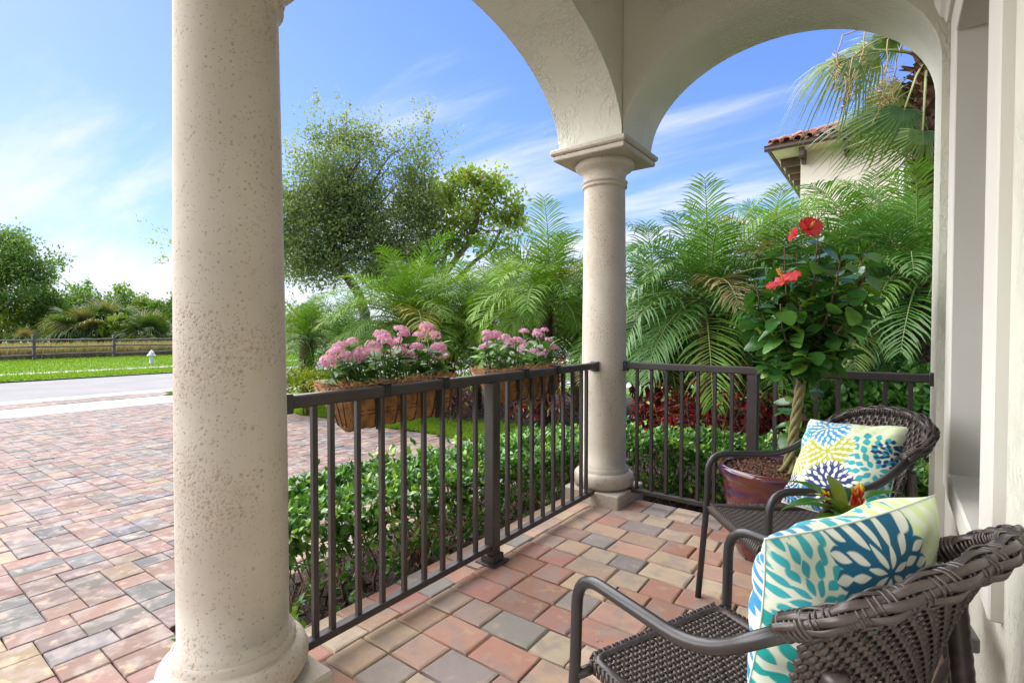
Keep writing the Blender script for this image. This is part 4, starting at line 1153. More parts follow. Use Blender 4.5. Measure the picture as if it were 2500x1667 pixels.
def cushion(loc, X_, Z_, label, half, flA, flB, n, base=(.66, .71, .55), thick=.085):
    X_ = Vector(X_).normalized(); Z_ = Vector(Z_); Z_ = (Z_-X_*Z_.dot(X_)).normalized(); Y_ = Z_.cross(X_)
    e = empty('cushion', loc, label=label, cat='cushion', group='printed flower cushions')
    e.matrix_world = Matrix(((X_.x, Y_.x, Z_.x, loc[0]), (X_.y, Y_.y, Z_.y, loc[1]), (X_.z, Y_.z, Z_.z, loc[2]), (0, 0, 0, 1)))
    g = np.linspace(-1, 1, n+1); U_, V_ = np.meshgrid(g, g, indexing='ij')
    for side, fl in ((-1, flA), (1, flB)):
        img = np.tile(np.array(base), (n+1, n+1, 1)).astype(float)
        for q in fl: dahlia(img, U_, V_, *q)
        e4 = np.clip((1-np.abs(U_)**3.2)*(1-np.abs(V_)**3.2), 0, 1)**.55
        cr = np.abs(U_*V_); ra = np.arctan2(np.abs(V_)-.2, np.abs(U_)-.2); puck = .014*np.sin(U_*7+V_*3+side)*e4*(1-e4)*2+.009*np.sin(V_*11-U_*4)*e4*(1-e4)*2+.016*cr**2*np.sin(ra*14+side)*e4
        bulge = thick*e4+puck
        pin = .075
        X3 = half*U_*(1-pin*(1-V_**2)*np.abs(U_)); Z3 = half*V_*(1-pin*(1-U_**2)*np.abs(V_))
        Z3 = Z3-.018*(1-V_)*.5*(1-U_**2)
        P = np.stack([X3, side*bulge, Z3], -1).reshape(-1, 3); idx = np.arange((n+1)**2).reshape(n+1, n+1)
        F = np.stack([idx[:-1, :-1], idx[1:, :-1], idx[1:, 1:], idx[:-1, 1:]], -1).reshape(-1, 4)
        if side > 0: F = F[:, ::-1]
        me = npmesh('cover', P, F, img.reshape(-1, 3), True); me.materials.append(M['fabric']); obj('cover', me, None, e)
    mb = MB(); q = []
    for k_ in range(4):
        for i in range(16):
            s_ = -1+2*i/16; u, v = ((s_, -1), (1, s_), (-s_, 1), (-1, -s_))[k_]
            q.append((half*u*(1-.075*(1-v*v)*abs(u)), 0, half*v*(1-.075*(1-u*u)*abs(v))-.018*(1-v)*.5*(1-u*u)))
    mb.tube(q+[q[0]], .0022, 5); mb.build('seam', M['white_fabric'], e)
    return e
M['white_fabric'] = simple('seam_fabric', (.62, .70, .62), .8, .1)
TEAL, BLUE, NAVY, LIME, AQUA, PALE, DTEAL = (.03, .22, .36), (.035, .25, .46), (.025, .045, .16), (.38, .42, .035), (.04, .37, .40), (.58, .70, .30), (.01, .11, .19)
GREEN = (.015, .34, .30)
cushion((1.402, -.865, .612), (.885, -.455, .08), (.195, .53, .82), 'turquoise and lime flower print cushion on the far chair', .187,
        [(-.05, .95, .0, PALE, 'leaf', 3, 1), (.62, .62, .55, PALE, 'leaf', 4, 3, None, .75), (-.45, -.6, .42, PALE, 'leaf', 4, 9, None, .7), (.80, -.10, .78, AQUA, 'leaf', 5, 4), (-.80, -.10, .36, LIME, 'leaf', 4, 5), (-.10, .14, .52, LIME, 'outline', 4, 6), (-.30, .72, .50, BLUE, 'outline', 4, 2), (.10, -.58, .56, NAVY, 'outline', 4, 7), (-.80, -.72, .34, NAVY, 'outline', 4, 8), (.95, .30, .3, NAVY, 'leaf', 3, 12), (-.95, .45, .35, AQUA, 'leaf', 3, 14), (-.5, -1.0, .4, BLUE, 'leaf', 3, 15), (.85, -.85, .45, AQUA, 'leaf', 4, 16)],
        [(0, 0, .8, AQUA, 'leaf', 5, 21), (.7, .7, .5, LIME, 'outline', 4, 22)], 200)
cushion((1.4656, -1.974, .61), (.639, .758, .131), (.136, -.278, .951), 'turquoise flower print cushion on the foreground chair', .187,
        [(.80, .62, .62, PALE, 'leaf', 4, 31, None, .8), (.98, .05, .40, PALE, 'leaf', 4, 32, None, .8), (-.72, .55, .60, AQUA, 'leaf', 4, 33), (-.62, -.55, .85, GREEN, 'leaf', 3, 34), (.95, -.7, .5, LIME, 'leaf', 4, 37), (.06, .70, .56, DTEAL, 'outline', 3, 35)],
        [(-.7, .5, .6, BLUE, 'leaf', 4, 41), (-.8, -.5, .7, BLUE, 'leaf', 4, 42), (.0, .85, .6, AQUA, 'leaf', 4, 43), (.6, .7, .5, PALE, 'leaf', 4, 44), (.2, -.1, .7, BLUE, 'outline', 4, 45)], 250)

# ------------------------------------------------------------------ side table with bromeliad
M['table'] = simple('grey_table_metal', (.12, .12, .12), .42, .2, 20, 100, .0003, .1)
te = empty('side_table', (1.512, -1.56, 0), math.radians(8), label='small dark metal side table with curved legs between the chairs', cat='table')
mb = MB(); mb.bbox(-.165, .165, -.165, .165, .445, .478, .004); mb.build('table_top', M['table'], te)
for sx in (-1, 1):
    for sy in (-1, 1):
        mb = MB(); pth = []
        for i in range(13):
            f = i/12; k_ = .145-.085*math.sin(PI*f*.5)**1.0*(1-f)+.05*f**2-.02*math.sin(PI*f); pth.append((sx*k_, sy*k_, (.446*(1-f))))
        mb.tube(pth, .0105, 8); mb.build('leg', M['chair_tube'], te)
mb = MB(); mb.tube([(.10*math.cos(a), .10*math.sin(a), .2) for a in [2*PI*i/32 for i in range(33)]], .006, 6, caps=False); mb.build('ring', M['chair_tube'], te)
M['brom_leaf'] = leafmat('bromeliad_leaf', [(0, (.035, .12, .015)), (.6, (.07, .20, .02)), (1, (.20, .22, .03))], 'obj', .3, .25, .5)
be = empty('bromeliad', (1.440, -1.46, .479), label='small potted bromeliad with a red and yellow flower spike, between the chairs', cat='plant')
mb = MB(); mb.lathe([(.0, .001), (.040, .001), (.055, .128), (.058, .134), (.052, .138), (.050, .12), (0, .118)], 28); mb.build('pot', M['glaze'], be)
lv = curl_leaf(.12, 1.35, 8); bl = npmesh('leaf', lv[0], lv[1], None, True); bl.materials.append(M['brom_leaf'])
for i in range(15):
    o = obj('leaf', bl, None, be, loc=(0, 0, .128), scale=random.uniform(.14, .185)); o.rotation_euler = Euler((math.radians(72-i*3.4), 0, i*2.4+.4))
SPK = [(0, (.30, .012, .012)), (.62, (.40, .02, .012)), (.8, (.62, .36, .02)), (1, (.66, .56, .04))]
M['spike'] = leafmat('bromeliad_bract', SPK, 'attr', .25, .35, .4)
def spike(loc, h, tilt):
    n = 18; pos = np.array([(0, 0, h*.10*i/3.2) for i in range(n)]); a = np.arange(n)*2.4
    d = np.stack([np.cos(a)*.30, np.sin(a)*.30, np.ones(n)], 1); tv = curl_leaf(.22, -.4, 5)
    V, F, _ = scatter(tv[0], tv[1], pos, frames(d, None, (.01, .02, .1)), np.full(n, h*.46), None)
    tn = V[:, 2]; loc_t = np.tile(np.linspace(.0, 1, len(tv[0])//3).repeat(3), n); t_ = np.clip(loc_t*.62+.38*tn/tn.max(), 0, 1)
    me = npmesh('flower_spike', V, F, t_, True); me.materials.append(M['spike']); o = obj('flower_spike', me, None, be, loc=loc); o.rotation_euler = tilt
spike((.028, .0, .143), .092, (0, .10, 0)); spike((-.03, .015, .138), .062, (0.1, -.35, 0))

# ------------------------------------------------------------------ hibiscus standard in a glazed pot
pe = empty('glazed_pot', (1.085, -.325, .002), label='glossy purple brown glazed pot holding the braided hibiscus', cat='pot')
pr = [(.0, .0), (.165, .0), (.175, .008), (.190, .05)]
for i in range(15):
    f = i/14; pr.append((.19+.052*f**.8+(.0035 if i % 3 == 1 else 0), .055+.315*f))
pr += [(.243, .378), (.250, .392), (.262, .402), (.268, .418), (.268, .438), (.262, .450), (.250, .453), (.240, .447), (.236, .43), (.232, .405)]
mb = MB(); mb.lathe(pr, 72); mb.build('pot_body', M['glaze'], pe)
mb = MB(); V = [(0, 0, .425)]; nr, na_ = 8, 40
for i in range(1, nr+1):
    for k_ in range(na_):
        a = 2*PI*k_/na_; V.append((.236*i/nr*math.cos(a), .236*i/nr*math.sin(a), .425-.012*i/nr+random.uniform(-.006, .006)))
F = [(0, 1+k_, 1+(k_+1) % na_) for k_ in range(na_)]+[(1+(i-1)*na_+k_, 1+i*na_+k_, 1+i*na_+(k_+1) % na_, 1+(i-1)*na_+(k_+1) % na_) for i in range(1, nr) for k_ in range(na_)]
mb.add(V, F, True); mb.build('soil', M['soil'], pe)
P = np.array([(r_*math.cos(a), r_*math.sin(a), .428) for r_, a in zip(.228*np.sqrt(RNG.random(1500)), RNG.random(1500)*6.283)]); d = unit(1500); d[:, 2] *= .4
V0 = np.array([(-.5, -.18, 0), (.5, -.18, 0), (.5, .18, .05), (-.5, .18, .05)])
V, F, t_ = scatter(V0, np.array([(0, 1, 2, 3)]), P, frames(d, RNG.normal(0, .6, 1500)), RNG.uniform(.008, .02, 1500), RNG.random(1500))
M['chip_red'] = leafmat('bark_chip_red', [(0, (.05, .02, .012)), (.5, (.14, .062, .035)), (1, (.27, .15, .09))], 'attr', 0, .8, .3)
me = npmesh('bark_chips', V, F, t_); me.materials.append(M['chip_red']); o = obj('bark_chips', me, None, pe); o['kind'] = 'stuff'
he = empty('hibiscus_tree', (1.14, -.325, .43), label='braided trunk hibiscus with glossy leaves and red flowers', cat='hibiscus')
M['hib_trunk'] = simple('hibiscus_trunk', (.25, .20, .085), .8, .35, 20, 60, .003, .5, c2=(.15, .15, .055))
tt_ = Vector((.058, 0, .50))
for s in range(4):
    mb = MB(); pts = []
    for i in range(41):
        f = i/40; a = f*2*PI*1.9+s*PI/2; r_ = .0135+.030*max(0, 1-f*7)**1.5; 
        pts.append(Vector((math.cos(a)*r_, math.sin(a)*r_, .0))+tt_*f-Vector((0, 0, .02*max(0, 1-f*8))))
    mb.tube(pts, [.0118-.002*f/40 for f in range(41)], 9); mb.build('trunk_strand', M['hib_trunk'], he)
HIB = [(0, (.030, .11, .024)), (.45, (.052, .17, .032)), (.8, (.095, .25, .04)), (.93, (.15, .32, .04)), (1, (.26, .40, .05))]
M['hib_leaf'] = leafmat('hibiscus_leaf', HIB, 'obj', .22, .26, .5)
M['hib_stem'] = simple('hibiscus_stem', (.15, .085, .05), .8, .3)
V, F = [], []; n = 8
for i in range(n+1):
    t1_ = i/n; w_ = .40*math.sin(PI*min(.985, .10+.88*t1_**.85))**.75*(1+(.07 if i % 2 else -.04)); z_ = -.16*t1_**2
    V += [(-w_, t1_, z_+.16*w_), (0, t1_, z_), (w_, t1_, z_+.16*w_)]
for i in range(n):
    for j in range(2):
        a = i*3+j; F += [(a, a+1, a+4), (a, a+4, a+3)]
HLM = npmesh('leaf', np.array(V), np.array(F), None, True); HLM.materials.append(M['hib_leaf'])
crown = empty('crown', (0, 0, 0)); crown.parent = he
stm = MB(); HL = []
stems = []
for s in range(23):
    a = s*2.4+.3; rr = .26*math.sqrt((s+.5)/23)
    top = Vector((tt_.x+.03+rr*math.cos(a)*1.05, rr*math.sin(a)*.85, 1.16-.30*(rr/.27)**2+random.uniform(-.10, .05)))
    if s % 4 == 3: top.z -= .28
    if s % 7 == 5: top.z -= .45
    pth = [tt_.lerp(top, f)+Vector((rr*.22*math.sin(PI*f)*math.cos(a), rr*.22*math.sin(PI*f)*math.sin(a), 0)) for f in [i/8 for i in range(9)]]
    stm.tube(pth, [.0065*(1-.65*i/8) for i in range(9)], 6); stems.append(pth)
    for j in range(24):
        f = .12+.88*(j+.5)/24
        k_ = min(int(f*8), 7); c = pth[k_].lerp(pth[k_+1], f*8-k_); b_ = j*2.4+s
        HL.append((c+Vector((math.cos(b_), math.sin(b_), .15))*.022, Euler((random.uniform(-.75, .45), random.gauss(0, .35), b_-PI/2)), random.uniform(.068, .112)*(1 if f < .9 else .75)))
HL.sort(key=lambda q: q[0].y)
for c, r_, s_ in HL[:300]:
    o = obj('leaf', HLM, None, crown, loc=c, scale=s_); o.rotation_euler = r_
hv = np.array([v.co[:] for v in HLM.vertices]); hf = np.array([p_.vertices[:] for p_ in HLM.polygons]); rs = HL[300:]
V, F, t_ = scatter(hv, hf, np.array([q[0][:] for q in rs]), np.array([np.array(q[1].to_matrix()) for q in rs]), np.array([q[2] for q in rs]), RNG.random(len(rs)))
me = npmesh('foliage', V, F, t_, True); me.materials.append(leafmat('hibiscus_leaf_mass', HIB, 'attr', .22, .26, .5)); o = obj('foliage', me, None, crown); o['kind'] = 'stuff'
stm.build('branches', M['hib_stem'], he)
for s, (dx, dz) in enumerate(((-.15, .06), (-.10, .03))):
    mb = MB(); mb.tube(wobble(tt_, tt_+Vector((dx*1.2, -.05*s, dz+.02)), 4, .01), [.005, .004, .003, .003, .002], 5); mb.build('branches', M['hib_stem'], he)
M['hib_petal'] = leafmat('hibiscus_petal', [(0, (.62, .035, .045)), (1, (.72, .07, .08))], 'obj', .3, .5, .3)
M['pollen'] = simple('hibiscus_stamen', (.75, .32, .05), .6, .2)
def petal_mesh():
    V, F = [], []; nu, nv_ = 6, 7
    for i in range(nu+1):
        t1_ = i/nu
        for j in range(nv_+1):
            s_ = -1+2*j/nv_; w_ = (.10+.50*math.sin(PI*.5*min(1, t1_*1.25))**1.1)*(1-.25*max(0, t1_-.75)*4*abs(s_)**3*.6)
            V.append((s_*w_*(1-.12*t1_*abs(s_)), t1_*(1-.10*s_*s_*t1_), .22*t1_+.10*t1_*t1_*math.sin(s_*7)-.18*t1_**3))
    for i in range(nu):
        for j in range(nv_): F.append((i*(nv_+1)+j, i*(nv_+1)+j+1, (i+1)*(nv_+1)+j+1, (i+1)*(nv_+1)+j))
    return npmesh('petal', np.array(V), np.array(F), None, True)
PM = petal_mesh(); PM.materials.append(M['hib_petal'])
def hib_flower(wpos, axis, size, op=.35):
    f = empty('flower', Vector(wpos)-Vector(he.location)); f.parent = he
    f.rotation_euler = Vector(axis).to_track_quat('Z', 'Y').to_euler()
    for k_ in range(5): 
        o = obj('petal', PM, None, f, scale=size); o.rotation_euler = Euler((op+random.uniform(-.12, .12), random.gauss(0, .1), 2*PI*k_/5))
    mb = MB(); mb.tube([(0, 0, 0), (0, 0, size*.9)], [size*.05, size*.035], 6)
    for i in range(26):
        a = i*2.4; z_ = size*(.5+.42*i/26); mb.tube([(0, 0, z_), (math.cos(a)*size*.12, math.sin(a)*size*.12, z_+size*.05)], [size*.012, size*.03], 4)
    mb.build('stamen', M['pollen'], f)
hib_flower(onplane(1802, 650, 1, -.52), (-.30, -.38, .85), .078, .12)
hib_flower(onplane(1858, 527, 1, -.36), (.45, -.75, .45), .058, .45)
hib_flower(onplane(1830, 541, 1, -.36), (-.6, -.5, .3), .040, .6)

PTL = npmesh('petal', np.array([(0, 0, .001), (.006, .004, .003), (.012, 0, .002), (.006, -.004, .001)]), np.array([(0, 3, 2, 1)])); PTL.materials.append(simple('fallen_petal', (.62, .25, .5), .7, .2))
for x_, y_, lab in ((1372, 1468, 'tiny fallen pink petal on the pavers beside the foreground chair arm'), (1235, 1240, 'tiny fallen pink petal on the pavers near the railing post base'), (1560, 1330, 'tiny fallen pink petal on the pavers beside the far chair leg')):
    q = onplane(x_, y_, 2, .003); o = obj('fallen_petal', PTL, None, None, loc=q, rot=(0, 0, random.random()*6)); tag(o, lab, 'petal', 'fallen pink petals on the porch')
# weeds at the foot of the left column
M['weed'] = leafmat('weed_leaf', PEN, 'obj', .3, .4, .4)
WM = npmesh('leaf', *leafdim(LEAF8, .55), None, True); WM.materials.append(M['weed'])
for (x_, y_, h, lab) in ((408, 1488, .06, 'tiny weed sprouting between pavers at the left column'), (412, 1250, .07, 'leafy weed tip behind the left column, on the driveway')):
    q = onplane(x_, y_, 2, -.2); we = empty('weed', q, label=lab, cat='weed')
    mb = MB(); mb.tube([(0, 0, 0), (.005, 0, h)], .0018, 5); mb.build('stem', M['penta_stem'], we)
    for k_ in range(6):
        o = obj('leaf', WM, None, we, loc=(0, 0, h*(.3+.14*k_)), scale=random.uniform(.03, .048)); o.rotation_euler = (random.uniform(0, .6), 0, k_*2.4)
# ================================================================== trees, far scrub, street things, neighbour house
OAK = [(0, (.10, .165, .062)), (.45, (.18, .27, .10)), (.8, (.26, .35, .13)), (.92, (.27, .28, .08)), (1, (.34, .22, .05))]
M['oak'] = leafmat('oak_leaf', OAK, 'attr', .5, .45, .35)
GUM = [(0, (.12, .21, .035)), (.5, (.21, .33, .05)), (.85, (.32, .43, .08)), (.94, (.40, .28, .04)), (1, (.50, .16, .03))]
M['gumbo'] = leafmat('gumbo_leaf', GUM, 'attr', .5, .45, .35)
FARG = [(0, (.07, .155, .034)), (.5, (.13, .25, .048)), (1, (.22, .35, .07))]
M['far_green'] = leafmat('scrub_leaf', FARG, 'attr', .4, .5, .3)
FARY = [(0, (.11, .19, .022)), (.5, (.19, .29, .032)), (1, (.31, .37, .055))]
M['far_yellow'] = leafmat('scrub_leaf_light', FARY, 'attr', .3, .5, .3)
def tree(name, base, trunk, blobs, ncl, per, lsize, label, mat, bark, limbs=26, r0=.14, cl_r=.32, forks=(), shoots=(), wid=.5, cat='tree', group=None, tm=.45, shell=.35):
    """base: foot; trunk: points above it; blobs: (centre, radii, weight) in world space"""
    base = Vector(base); e = empty(name, base, label=label, cat=cat, group=group)
    tp = [Vector(p)-base for p in trunk]
    mb = MB(); mb.tube([Vector((0, 0, -.1))]+tp, [r0*1.25]+[r0*(1-.45*i/len(tp)) for i in range(len(tp))], 9)
    for fk in forks:
        q = [Vector(p)-base for p in fk]; mb.tube(q, [r0*.75*(1-.6*i/len(q)) for i in range(len(q))], 8)
    W_ = np.array([b_[2] for b_ in blobs], float); W_ /= W_.sum(); C = []
    for i in RNG.choice(len(blobs), ncl, p=W_):
        c, r_, _ = blobs[i]; d = unit(1)[0]; f = (shell+(1-shell)*RNG.random())**.7
        C.append(np.array(c)-np.array(base)+d*np.array(r_)*f*(1+.16*math.sin(d[0]*6+i)+.12*math.sin(d[2]*9)))
    C = np.array(C)
    # limbs
    start = [p for p in tp[len(tp)//2:]]
    for i in RNG.choice(ncl, min(limbs, ncl), replace=False):
        s = start[RNG.integers(len(start))]; q = Vector(C[i]); mid = s.lerp(q, .45)+Vector((0, 0, .12*(q-s).length)); L_ = (q-s).length
        pts = []
        for k_ in range(9):
            t_ = k_/8; p = s.lerp(mid, t_).lerp(mid.lerp(q, t_), t_)
            if 0 < k_ < 8: p += Vector(RNG.normal(0, .03*L_**.7, 3))
            pts.append(p)
        rr = r0*.42*min(1, .5+L_/6)*RNG.uniform(.5, 1)
        mb.tube(pts, [rr*(1-.85*k_/8) for k_ in range(9)], 6)
        for k_ in range(4):
            a = pts[RNG.integers(3, 8)]; b_ = a+Vector(RNG.normal(0, cl_r*1.2, 3)); mb.tube(wobble(a, b_, 4, .04), [rr*.28, rr*.22, rr*.16, rr*.1, rr*.06], 4)
    mb.build('trunk', bark, e)
    n = ncl*per; rep = np.repeat(np.arange(ncl), per)
    off = RNG.normal(0, 1, (n, 3))*cl_r*.55*RNG.uniform(.6, 1.3, ncl)[rep][:, None]; off[:, 2] *= .8
    pos = C[rep]+off
    ct = RNG.normal(tm, .13, ncl)
    # outlying shoots
    SP = []
    for a, b_, cnt in shoots:
        a, b_ = np.array(a)-np.array(base), np.array(b_)-np.array(base)
        for s in range(cnt):
            bb = b_+RNG.normal(0, .28, 3); aa = a+RNG.normal(0, .25, 3); f = RNG.random(42)**.8
            SP.append(aa+(bb-aa)*f[:, None]+RNG.normal(0, .055, (42, 3)))
            mb2 = None
    tint = np.clip(ct[rep]+RNG.normal(0, .13, n)+(RNG.random(n) < .02)*.5, 0, 1)
    if SP:
        SP = np.concatenate(SP); pos = np.concatenate([pos, SP]); tint = np.concatenate([tint, np.clip(RNG.normal(tm+.22, .14, len(SP)), 0, 1)]); n = len(pos)
    d = unit(n)*.9; d[:, 2] += .2
    tv = leafdim(LEAF4, wid); V, F, t_ = scatter(tv[0], tv[1], pos, frames(d, RNG.normal(0, .8, n)), RNG.uniform(.65, 1.25, n)*lsize, tint)
    me = npmesh('crown', V, F, t_); me.materials.append(mat); o = obj('crown', me, None, e); o['kind'] = 'stuff'
    return e
def A(x, y, d): return tuple(at(x, y, d))
def rad(px, d, k_=1): return px*2500/2352/FPX*d*k_
D = 14.5
def blob(x, y, rx, ry, w_, d, dep=None, off=0): return (A(x, y, d+off), (rad(rx, d), rad(dep or rx, d), rad(ry, d)), w_)
b0 = A(838, 780, D)
tree('oak_tree', (b0[0], b0[1], gz(b0[0])), [A(838, 720, D), A(822, 672, D), A(800, 640, D), A(770, 600, D), A(765, 540, D), A(770, 480, D)],
     [blob(745, 530, 130, 110, 3.2, D), blob(860, 545, 110, 100, 2.6, D, off=.3), blob(770, 400, 105, 105, 2.6, D), blob(950, 410, 62, 110, 1.3, D), blob(930, 590, 75, 60, 1.0, D), blob(640, 480, 120, 110, 1.8, D), blob(560, 560, 110, 80, 1.0, D), blob(720, 620, 90, 45, 1.2, D), blob(820, 320, 60, 40, .5, D), blob(880, 630, 80, 45, 1.0, D), blob(690, 560, 80, 80, 1.4, D), blob(810, 470, 90, 80, 1.6, D), blob(960, 500, 70, 70, 1.4, D), blob(985, 590, 50, 50, .7, D)],
     980, 72, .105, 'large fine leaved oak rising behind the left column', M['oak'], M['bark'], limbs=40, r0=.15, cl_r=.42,
     shoots=[(A(735, 330, D), A(722, 215, D), 5), (A(830, 330, D), A(860, 255, D), 4), (A(960, 360, D), A(985, 240, D), 6), (A(985, 420, D), A(1040, 320, D), 4), (A(780, 320, D), A(800, 245, D), 4), (A(690, 400, D), A(690, 290, D), 3), (A(480, 560, D), A(352, 522, D), 4), (A(480, 580, D), A(362, 580, D), 4), (A(900, 340, D), A(915, 290, D), 3)], wid=.42, shell=.2)
D = 15.5; b0 = A(1030, 760, D)
tree('gumbo_limbo_tree', (b0[0], b0[1], gz(b0[0])), [A(1010, 690, D), A(1015, 640, D), A(1040, 605, D), A(1075, 560, D), A(1095, 510, D), A(1100, 460, D)],
     [blob(1080, 465, 95, 70, 1.6, D), blob(1150, 470, 48, 60, 1.2, D), blob(1025, 440, 50, 45, .9, D), blob(1040, 530, 65, 55, 1.2, D), blob(1140, 560, 45, 30, .6, D), blob(1180, 515, 28, 24, .5, D), blob(1075, 415, 30, 22, .4, D), blob(1120, 425, 22, 22, .4, D), blob(1000, 560, 40, 40, .5, D)],
     190, 30, .16, 'yellow green tree with reddish branching trunk beside the oak', M['gumbo'], M['bark_red'], limbs=24, r0=.11, cl_r=.34, forks=[[A(1010, 690, D), A(1003, 640, D), A(985, 605, D), A(965, 570, D)], [A(1012, 660, D), A(1050, 640, D), A(1090, 600, D), A(1130, 570, D), A(1150, 530, D)], [A(1012, 650, D), A(1020, 600, D), A(1030, 550, D)]], wid=.55, shell=.45, tm=.5)
# second limb pair of the gumbo limbo
D = 42; b0 = A(-10, 770, D)
tree('oak_tree', (b0[0], b0[1], gz(b0[0])), [A(-5, 740, D), A(0, 700, D), A(5, 660, D), A(10, 630, D)],
     [blob(10, 600, 70, 60, 2, D), blob(70, 600, 55, 45, 1.6, D), blob(60, 660, 60, 50, 1.6, D), blob(-30, 650, 90, 80, 2, D), blob(15, 550, 40, 22, .5, D), blob(20, 700, 60, 25, .8, D)],
     230, 52, .28, 'spreading green tree at the left edge beyond the fence', M['far_green'], M['bark'], limbs=26, r0=.3, cl_r=.8, wid=.5, tm=.5)
# scrub beyond the fence
def far_bush(x, y, rx, ry, d, mat, label, n=2600, ls=.28, tm=.45):
    p = at(x, y, d); hgt = rad(ry, d)
    return blob_shrub((p.x, p.y, gz(p.x)), (rad(rx, d), rad(rx, d)*.8, max(.5, (p.z-gz(p.x)+hgt)/1.95)), n, ls, label, mat, 'wild scrub beyond the fence', name='wild_bush', wid=.55, k=5, shell=.35, stems=8, cat='bush', tm=tm)
for a in [(120, 730, 50, 62, 43, 'far_green', 'bright green bush right of the spreading tree at the left edge'), (30, 750, 60, 45, 42, 'far_yellow', 'low yellow green bush under the spreading tree at the left edge'),
          (190, 700, 55, 48, 50, 'far_green', 'tall dark bush behind the left cabbage palm'), (280, 705, 50, 50, 50, 'far_green', 'dark bush behind and right of the left cabbage palm'),
          (272, 765, 34, 38, 40.2, 'far_yellow', 'rounded green bush in front of the left cabbage palm'), (365, 735, 36, 42, 46, 'far_green', 'green bush above the right cabbage palm'),
          (300, 795, 18, 18, 38.8, 'far_yellow', 'small bright green bush at the fence'), (150, 765, 46, 38, 41.5, 'far_yellow', 'low green bush left of the left cabbage palm'),
          (420, 730, 45, 70, 45, 'far_green', 'green bush beside the left column beyond the fence'), (80, 690, 45, 50, 55, 'far_yellow', 'pale bush showing through the spreading tree'),
          
          (330, 720, 40, 40, 48, 'far_yellow', 'pale green bush between the two cabbage palms, further back'),
          (700, 755, 60, 40, 48, 'far_yellow', 'pale green bush far behind the small date palm')]:
    far_bush(*a)
# far band of trees that reads as one mass
n = 26000; V0 = leafdim(LEAF4, .55)
u = RNG.random(n); yy = -70+170*u; hh = 2.6+1.6*np.sin(yy*.21)+1.1*np.sin(yy*.53+1)+.8*np.sin(yy*1.3)
pos = np.stack([-62-RNG.random(n)*10, yy, -.5+np.clip(hh, .8, 6)*RNG.random(n)**.6], 1)
V, F, t_ = scatter(V0[0], V0[1], pos, frames(unit(n), RNG.normal(0, 1, n)), RNG.uniform(.4, .8, n), np.clip(RNG.normal(.45, .2, n), 0, 1))
me = npmesh('distant_scrub', V, F, t_); me.materials.append(M['far_green']); o = obj('distant_scrub', me); tag(o, 'far green scrub along the horizon', 'scrub', kind='stuff')
n = 22000; pos = np.stack([-26+70*RNG.random(n)-4, 40+RNG.random(n)*8, np.zeros(n)], 1); hh = 3.2+1.2*np.sin(pos[:, 0]*.4)+.8*np.sin(pos[:, 0]*1.1+2)
pos[:, 2] = -.3+hh*RNG.random(n)**.6
V, F, t_ = scatter(V0[0], V0[1], pos, frames(unit(n), RNG.normal(0, 1, n)), RNG.uniform(.3, .6, n), np.clip(RNG.normal(.45, .2, n), 0, 1))
me = npmesh('distant_scrub', V, F, t_); me.materials.append(M['far_green']); o = obj('distant_scrub', me); tag(o, 'far green planting behind the date palms', 'scrub', kind='stuff')
# tall dry grass
DRY = [(0, (.20, .15, .09)), (.45, (.34, .265, .18)), (.6, (.40, .33, .22)), (.72, (.16, .22, .05)), (1, (.10, .17, .03))]
M['dry'] = leafmat('dry_grass', DRY, 'attr', .3, .8, .2)
blades('tall_dry_grass', 26000, lambda: ((lambda x: (x, RNG.uniform(-12, 16)+(-36-x)*.2, gz(x)))(-36.2-RNG.random()*4)), .8, 'tall dry brown grass behind the split rail fence', 'dry', wid=.5, lean=.3)

# ------------------------------------------------------------------ fan palms
FAN_ST = [(0, (.045, .10, .018)), (.5, (.08, .155, .028)), (.85, (.15, .22, .05)), (1, (.30, .24, .09))]
M['fan'] = leafmat('fan_leaf', FAN_ST, 'obj', .3, .42, .4)
M['fan_dry'] = leafmat('fan_leaf_dry', [(0, (.24, .15, .07)), (1, (.40, .29, .15))], 'obj', .2, .7, .2)
def fan_leaf(seed, nseg=30, spread=2.5, droop=.5, petiole=.9, wid=.030, fold=.25):
    rd = random.Random(seed); mb = MB()
    pt = [Vector((0, petiole*i/8, -.10*petiole*(i/8)**2)) for i in range(9)]; mb.tube(pt, [.017-.009*i/8 for i in range(9)], 5, flat=.6)
    hub = pt[-1]
    for i in range(nseg):
        a = -spread/2*1.05+spread*1.05*i/(nseg-1); le = (.62+.36*math.cos(a*.62))*rd.uniform(.9, 1.05)
        d = Vector((math.sin(a), math.cos(a), .10-fold*abs(math.sin(a))*.4)); wv = Vector((math.cos(a), -math.sin(a), .25*(-1)**i)).normalized()
        c = hub.copy(); V = []; g = droop*rd.uniform(.6, 1.5)
        for j, (f, ww) in enumerate(((0, .25), (.28, .95), (.55, 1.0), (.8, .6))):
            q = hub+d*le*f+Vector((0, 0, -g*(max(0, f-.3)**2)*1.25)); V += [q-wv*wid*ww*.5*(.6+le*.5), q+wv*wid*ww*.5*(.6+le*.5)]
        V.append(hub+d*le*.98+Vector((0, 0, -g*.72)))
        mb.add(V, [(0, 1, 3, 2), (2, 3, 5, 4), (4, 5, 7, 6), (6, 7, 8)])
    return mb.mesh('fan_leaf')
FANS = []
for s, (dr, fo) in enumerate(((.25, .2), (.55, .4), (.85, .6), (1.1, .9))):
    me = fan_leaf(s, droop=dr, fold=fo, nseg=34, spread=3.9, wid=.055); me.materials.append(M['fan']); FANS.append(me)
FANDRY = fan_leaf(9, nseg=13, spread=2.2, droop=1.6, wid=.018, petiole=.7); FANDRY.materials.append(M['fan_dry'])
